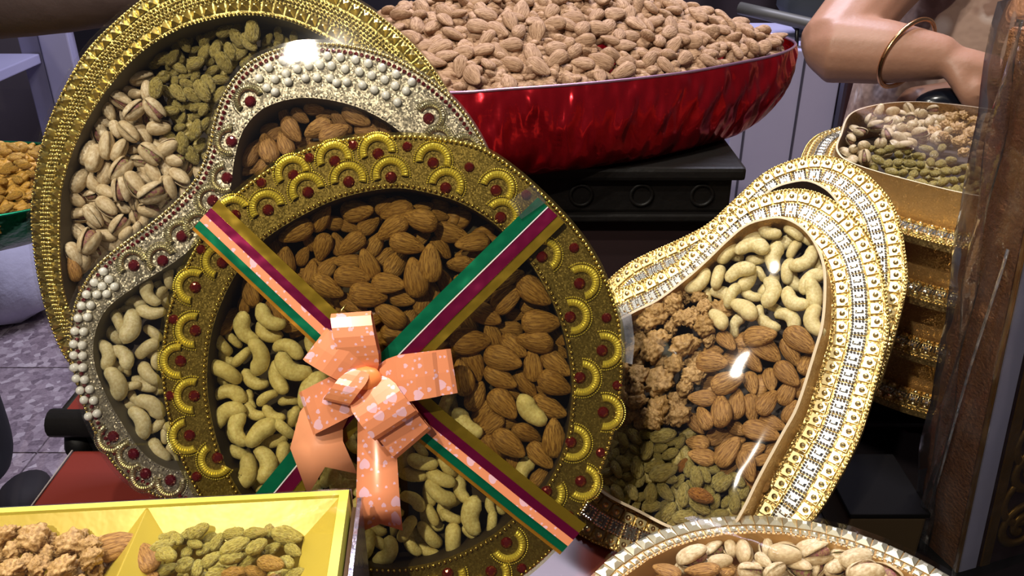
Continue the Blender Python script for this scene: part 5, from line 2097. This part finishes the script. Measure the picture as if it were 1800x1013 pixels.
hv = hv[:, :] + head + np.array([0, .022, .048])
mb.add(hv, ICO3[1])
mb.add(ICO3[0] * np.array([.05, .045, .05]) + head + np.array([0, .12, .02]), ICO3[1])
mb.build('hair', plain('black hair', '#120e0d', .45, 0, '#1d1715', 60), person, True)
N_ = Nodes('beige floral cloth')
v_ = N_.coord()
vo_ = N_.new('ShaderNodeTexVoronoi')
vo_.inputs['Scale'].default_value = 22
N_.l(v_, vo_.inputs['Vector'])
fl_ = N_.ramp(vo_.outputs['Distance'], [(.15, (1, 1, 1, 1)), (.4, (0, 0, 0, 1))])
base_ = N_.mix(fl_, lin('#a98c7c'), lin('#cdbab2'))
base_ = N_.mix(N_.ramp(N_.noise(v_, 16, 3).outputs[0], [(.52, (0, 0, 0, 1)), (.60, (1, 1, 1, 1))]), base_, lin('#8d6e60'))
MAT['floral'] = N_.set(Base_Color=base_, Roughness=.8, Normal=N_.bump(N_.noise(v_, 14, 3).outputs[0], .6, .02))
shirt = body_mesh('shirt', [([hips, chest, np.array([.80, 1.47, .40])], [.21, .185, .13]), ([sh + np.array([.05, .04, .0]), sh, sh * .45 + upm * .55], [.085, .082, .069]),
                            ([np.array([.96, 1.48, .40]), np.array([1.06, 1.46, .28]), np.array([1.09, 1.42, .16])], [.08, .075, .066])], MAT['floral'], .008, person, 4,
                  [(hips + np.array([-.02, -.08, -.05]), (.26, .22, .14))])
legs = body_mesh('trousers', [([hips + np.array([-.08, 0, -.03]), hips + np.array([-.10, -.22, -.02]), hips + np.array([-.10, -.24, -.45])], [.11, .085, .06]),
                              ([hips + np.array([.12, 0, -.03]), hips + np.array([.14, -.2, -.02]), hips + np.array([.14, -.22, -.45])], [.11, .085, .06])],
                 plain('beige trousers', '#8b766a', .8, 0, '#7a675c', 20), .01, person, 4)
# bangle round the wrist
ax = (wrist - elbow) / np.linalg.norm(wrist - elbow)
bc = WA(1594, 94, 1.122)
s1 = np.cross(ax, (0, 0, 1)); s1 /= np.linalg.norm(s1)
s2 = np.cross(s1, ax)
lean = ax * .35
a = np.linspace(0, 2 * math.pi, 49)
bp = np.array([bc + (s1 - ax * .60) * .0425 * math.cos(q) + (s2 + ax * .22) * .0435 * math.sin(q) for q in a])
mb = MB()
mb.add(*tube(bp, .0030, 8, caps=False))
o = mb.build('bangle', plain('rose gold bangle', '#d2a070', .25, 1.0), None, True)
tag(o, 'thin gold bangle on the forearm of the person in beige', 'bangle')
# necklace with a pendant
nk = [np.array([.745, 1.38, .42]), WA(1788, -40, 1.275), WA(1790, 0, 1.262), WA(1794, 40, 1.258), WA(1797, 78, 1.255)]
mb = MB()
mb.add(*tube(nk, .0028, 8))
root = thing('necklace', tuple(nk[-1]), 'long gold chain with a round pendant over the beige top', 'necklace')
mb.build('chain', MAT['gold_print'], root, True)
mb = MB()
mb.add(ICO2[0] * np.array([.011, .006, .013]) + WA(1797, 88, 1.252), ICO2[1])
mb.build('pendant', MAT['gold_dull'], root, True)
# black device under the hand
mb = MB()
mb.add(ICO3[0] * np.array([.045, .022, .020]) + WA(1670, 182, 1.09), ICO3[1])
o = mb.build('black_case', plain('glossy black plastic', '#10131c', .2), None, True)
tag(o, 'glossy rounded black case held under the bent hand', 'case')

# standing person at the left: dark sleeve across the top corner, dark trousers at the left edge
dark = plain('dark brown sleeve', '#4a3833', .7, 0, '#392b28', 12, (60, .3, .004))
lp = thing('person', (-1.12, 1.32, FLOOR), 'person in dark clothes whose sleeve crosses the top left corner', 'person')
ls_ = np.array([-1.02, 1.28, .42])
body_mesh('body', [([np.array([-1.15, 1.36, -.02]), np.array([-1.14, 1.34, .25]), np.array([-1.13, 1.33, .48]), np.array([-1.13, 1.33, .60])], [.15, .165, .12, .055]),
                   ([ls_, WA(-260, -10, 1.16), WA(-60, -2, 1.07), WA(90, -2, 1.02), WA(200, -14, 1.0), WA(290, -30, .99)], [.075, .06, .050, .040, .036, .030]),
                   ([WA(290, -26, .99), WA(330, -34, .985), WA(352, -36, .985)], [.028, .030, .026], .6),
                   ([WA(350, -40, .985), WA(385, -34, .985), WA(410, -18, .985)], [.010, .009, .007]), ([WA(350, -34, .985), WA(385, -24, .985), WA(405, -6, .985)], [.010, .009, .007]),
                   ([WA(348, -28, .985), WA(378, -14, .985), WA(395, 2, .985)], [.010, .009, .007]), ([WA(345, -22, .985), WA(370, -6, .985), WA(382, 8, .985)], [.009, .008, .006]),
                   ([WA(320, -20, .98), WA(338, 0, .97), WA(352, 14, .97)], [.011, .010, .008])],
          dark, .007, lp, 4, [(np.array([-1.13, 1.31, .72]), (.08, .095, .115))])
navy = plain('dark navy trousers', '#12131b', .8, 0, '#0d0e14', 12)
body_mesh('trousers', [([np.array([-1.15, 1.36, 0]), np.array([-1.12, 1.36, -.25]), WA(-34, 780, 1.42), WA(-40, 850, 1.36)], [.16, .10, .066, .050]),
                       ([np.array([-1.2, 1.40, 0]), np.array([-1.30, 1.44, -.3]), np.array([-1.32, 1.46, -.70])], [.14, .09, .05])], navy, .01, lp, 4)
shoe = plain('dark grey shoe', '#2a2324', .8, 0, '#1f1a1b', 30)
for c in (WA(52, 896, 1.28) + np.array([0, 0, -.0]), np.array([-1.32, 1.40, -.715])):
    mb = MB()
    c = np.array([c[0], c[1], FLOOR + .036])
    mb.add(ICO3[0] * np.array([.045, .06, .030]) + c, ICO3[1])
    mb.build('shoe', shoe, lp, True)

# ================================================================== things behind
lav = plain('white painted board', '#a9a6c4', .5, 0, '#9b97b8', 8)
lav2 = plain('weathered white paint', '#8f8ba6', .6, 0, '#77738c', 14)
rk = thing('white_rack', WA(90, 260, 2.35) * np.array([1, 1, 0]) + np.array([0, 0, FLOOR]), 'white painted rack with shelves standing behind the gold trays', 'rack')
p0 = WA(70, 80, 2.30)
p1 = WA(122, 80, 2.30)
MB().box((p0[0], 2.30, FLOOR), (p1[0], 2.34, .60), .004).build('upright', lav, rk)
q0 = WA(30, 80, 2.30)
MB().box((q0[0], 2.31, FLOOR), (p0[0] - .006, 2.33, .60), .003).build('upright', lav2, rk)
MB().box((q0[0] - .8, 2.55, FLOOR), (q0[0] - .02, 2.57, .60)).build('back_board', plain('grey brown board', '#6a6066', .7, 0, '#5a5158', 6), rk)
for zz in (-.12, -.38):
    b = MB()
    y0, y1 = 1.95, 2.31
    x0 = q0[0] - .42
    b.box((x0, y0, zz), (p0[0] - .01, y1, zz + .025), .003)
    b.build('shelf', lav, rk)
MB().box((p1[0] + .004, 2.32, .02), (p1[0] + .55, 2.60, .05), .003).build('shelf', lav2, rk)
MB().box((p1[0] + .02, 2.60, FLOOR), (p1[0] + .7, 2.62, .6)).build('back_board', plain('dark grey board', '#35313c', .7), rk)

sk_ = WA(10, 540, 1.95)
mb = MB()
sv = ICO3[0].copy()
sv2 = []
for q in sv:
    r = 1 + .10 * noise.noise(Vector(q) * 2.2)
    sv2.append((np.sign(q[0]) * abs(q[0]) ** .7 * .24 * r, np.sign(q[1]) * abs(q[1]) ** .7 * .18 * r, np.sign(q[2]) * abs(q[2]) ** .7 * .135 * r))
mb.add(np.array(sv2) + np.array([sk_[0] - .14, 2.08, FLOOR + .13]), ICO3[1])
o = mb.build('white_sack', plain('white sackcloth', '#b4b1c6', .8, 0, '#a29fb4', 20, (40, .4, .01)), None, True)
tag(o, 'plump white sack on the terrazzo below the green bowl', 'sack')

wb = thing('white_bench', (.72, 1.95, FLOOR), 'lilac-white painted cabinet behind the red bowl', 'cabinet')
c0, c1 = WA(1288, 200, 1.78), WA(1466, 200, 1.78)
b = MB().box((c0[0], 1.78, FLOOR), (c1[0], 2.1, .02), .003)
b.build('panel', lav, wb)
for x in (c0[0] + (c1[0] - c0[0]) * .12, c0[0] + (c1[0] - c0[0]) * .62):
    MB().box((x, 1.776, FLOOR + .05), (x + .004, 1.7805, .015)).build('seam', plain('dark seam', '#3c3a4c', .7), wb)
cc = WA(1480, 200, 1.80)
MB().box((cc[0], 1.80, FLOOR), (cc[0] + .11, 1.84, .06), .003).build('side_panel', lav2, wb)
MB().box((cc[0] - .022, 1.74, FLOOR), (cc[0] - .004, 1.76, .12), .002).build('post', plain('dark maroon post', '#2c1218', .5), wb)
mb = MB()
mb.add(*tube([WA(1300, 14, 1.9), WA(1360, 28, 1.85), WA(1430, 44, 1.8), WA(1480, 56, 1.76)], .013, 10))
o = mb.build('grey_pipe', plain('dull grey pipe', '#55534f', .5, .3), None, True)
tag(o, 'dull grey pipe rail slanting behind the bent elbow', 'pipe')
mb = MB()
mb.add(*tube([WA(1402, 36, 1.83), WA(1400, 80, 1.83), WA(1397, 118, 1.83)], .0045, 8))
o = mb.build('black_strap', MAT['black'], None, True)
tag(o, 'short black strap hanging from the grey pipe', 'strap')
cl = []
n, m = 40, 14
for i in range(n):
    for j in range(m):
        x = .02 + .98 * i / (n - 1)
        cl.append((x + .0, 2.42 + .03 * math.sin(i * .9) + .015 * noise.noise(Vector((i * .3, j * .4, 0))), -.30 + .95 * j / (m - 1)))
o = link('dark_curtain', mesh('dark_curtain', cl, [(i * m + j, (i + 1) * m + j, (i + 1) * m + j + 1, i * m + j + 1) for i in range(n - 1) for j in range(m - 1)],
                              plain('dark plum cloth', '#1f141c', .85, 0, '#2a1b26', 5)))
o.modifiers.new('thickness', 'SOLIDIFY').thickness = .004
tag(o, 'dark plum cloth hanging behind the heap of almonds', 'curtain')
g0 = WA(1455, 130, 1.88)
mb = MB()
gv = []
for q in ICO3[0]:
    r = 1 + .15 * noise.noise(Vector(q) * 2.5)
    gv.append((np.sign(q[0]) * abs(q[0]) ** .75 * .11 * r, np.sign(q[1]) * abs(q[1]) ** .75 * .07 * r, np.sign(q[2]) * abs(q[2]) ** .75 * .10 * r))
mb.add(np.array(gv) + np.array([g0[0], 1.93, .122]), ICO3[1])
o = mb.build('grey_bag', plain('grey green bag', '#3f444c', .7, 0, '#343a3e', 14), None, True)
tag(o, 'grey-green bag sitting on the lilac cabinet', 'bag')
g1 = WA(1440, 10, 2.1)
MB()
b = MB().box((g1[0] - .05, 2.16, .02), (g1[0] + .12, 2.24, .42), .01)
o = b.build('green_carton', plain('dim green carton', '#4c5a52', .6, 0, '#3d4843', 10))
tag(o, 'dim green carton standing behind the grey bag', 'carton')
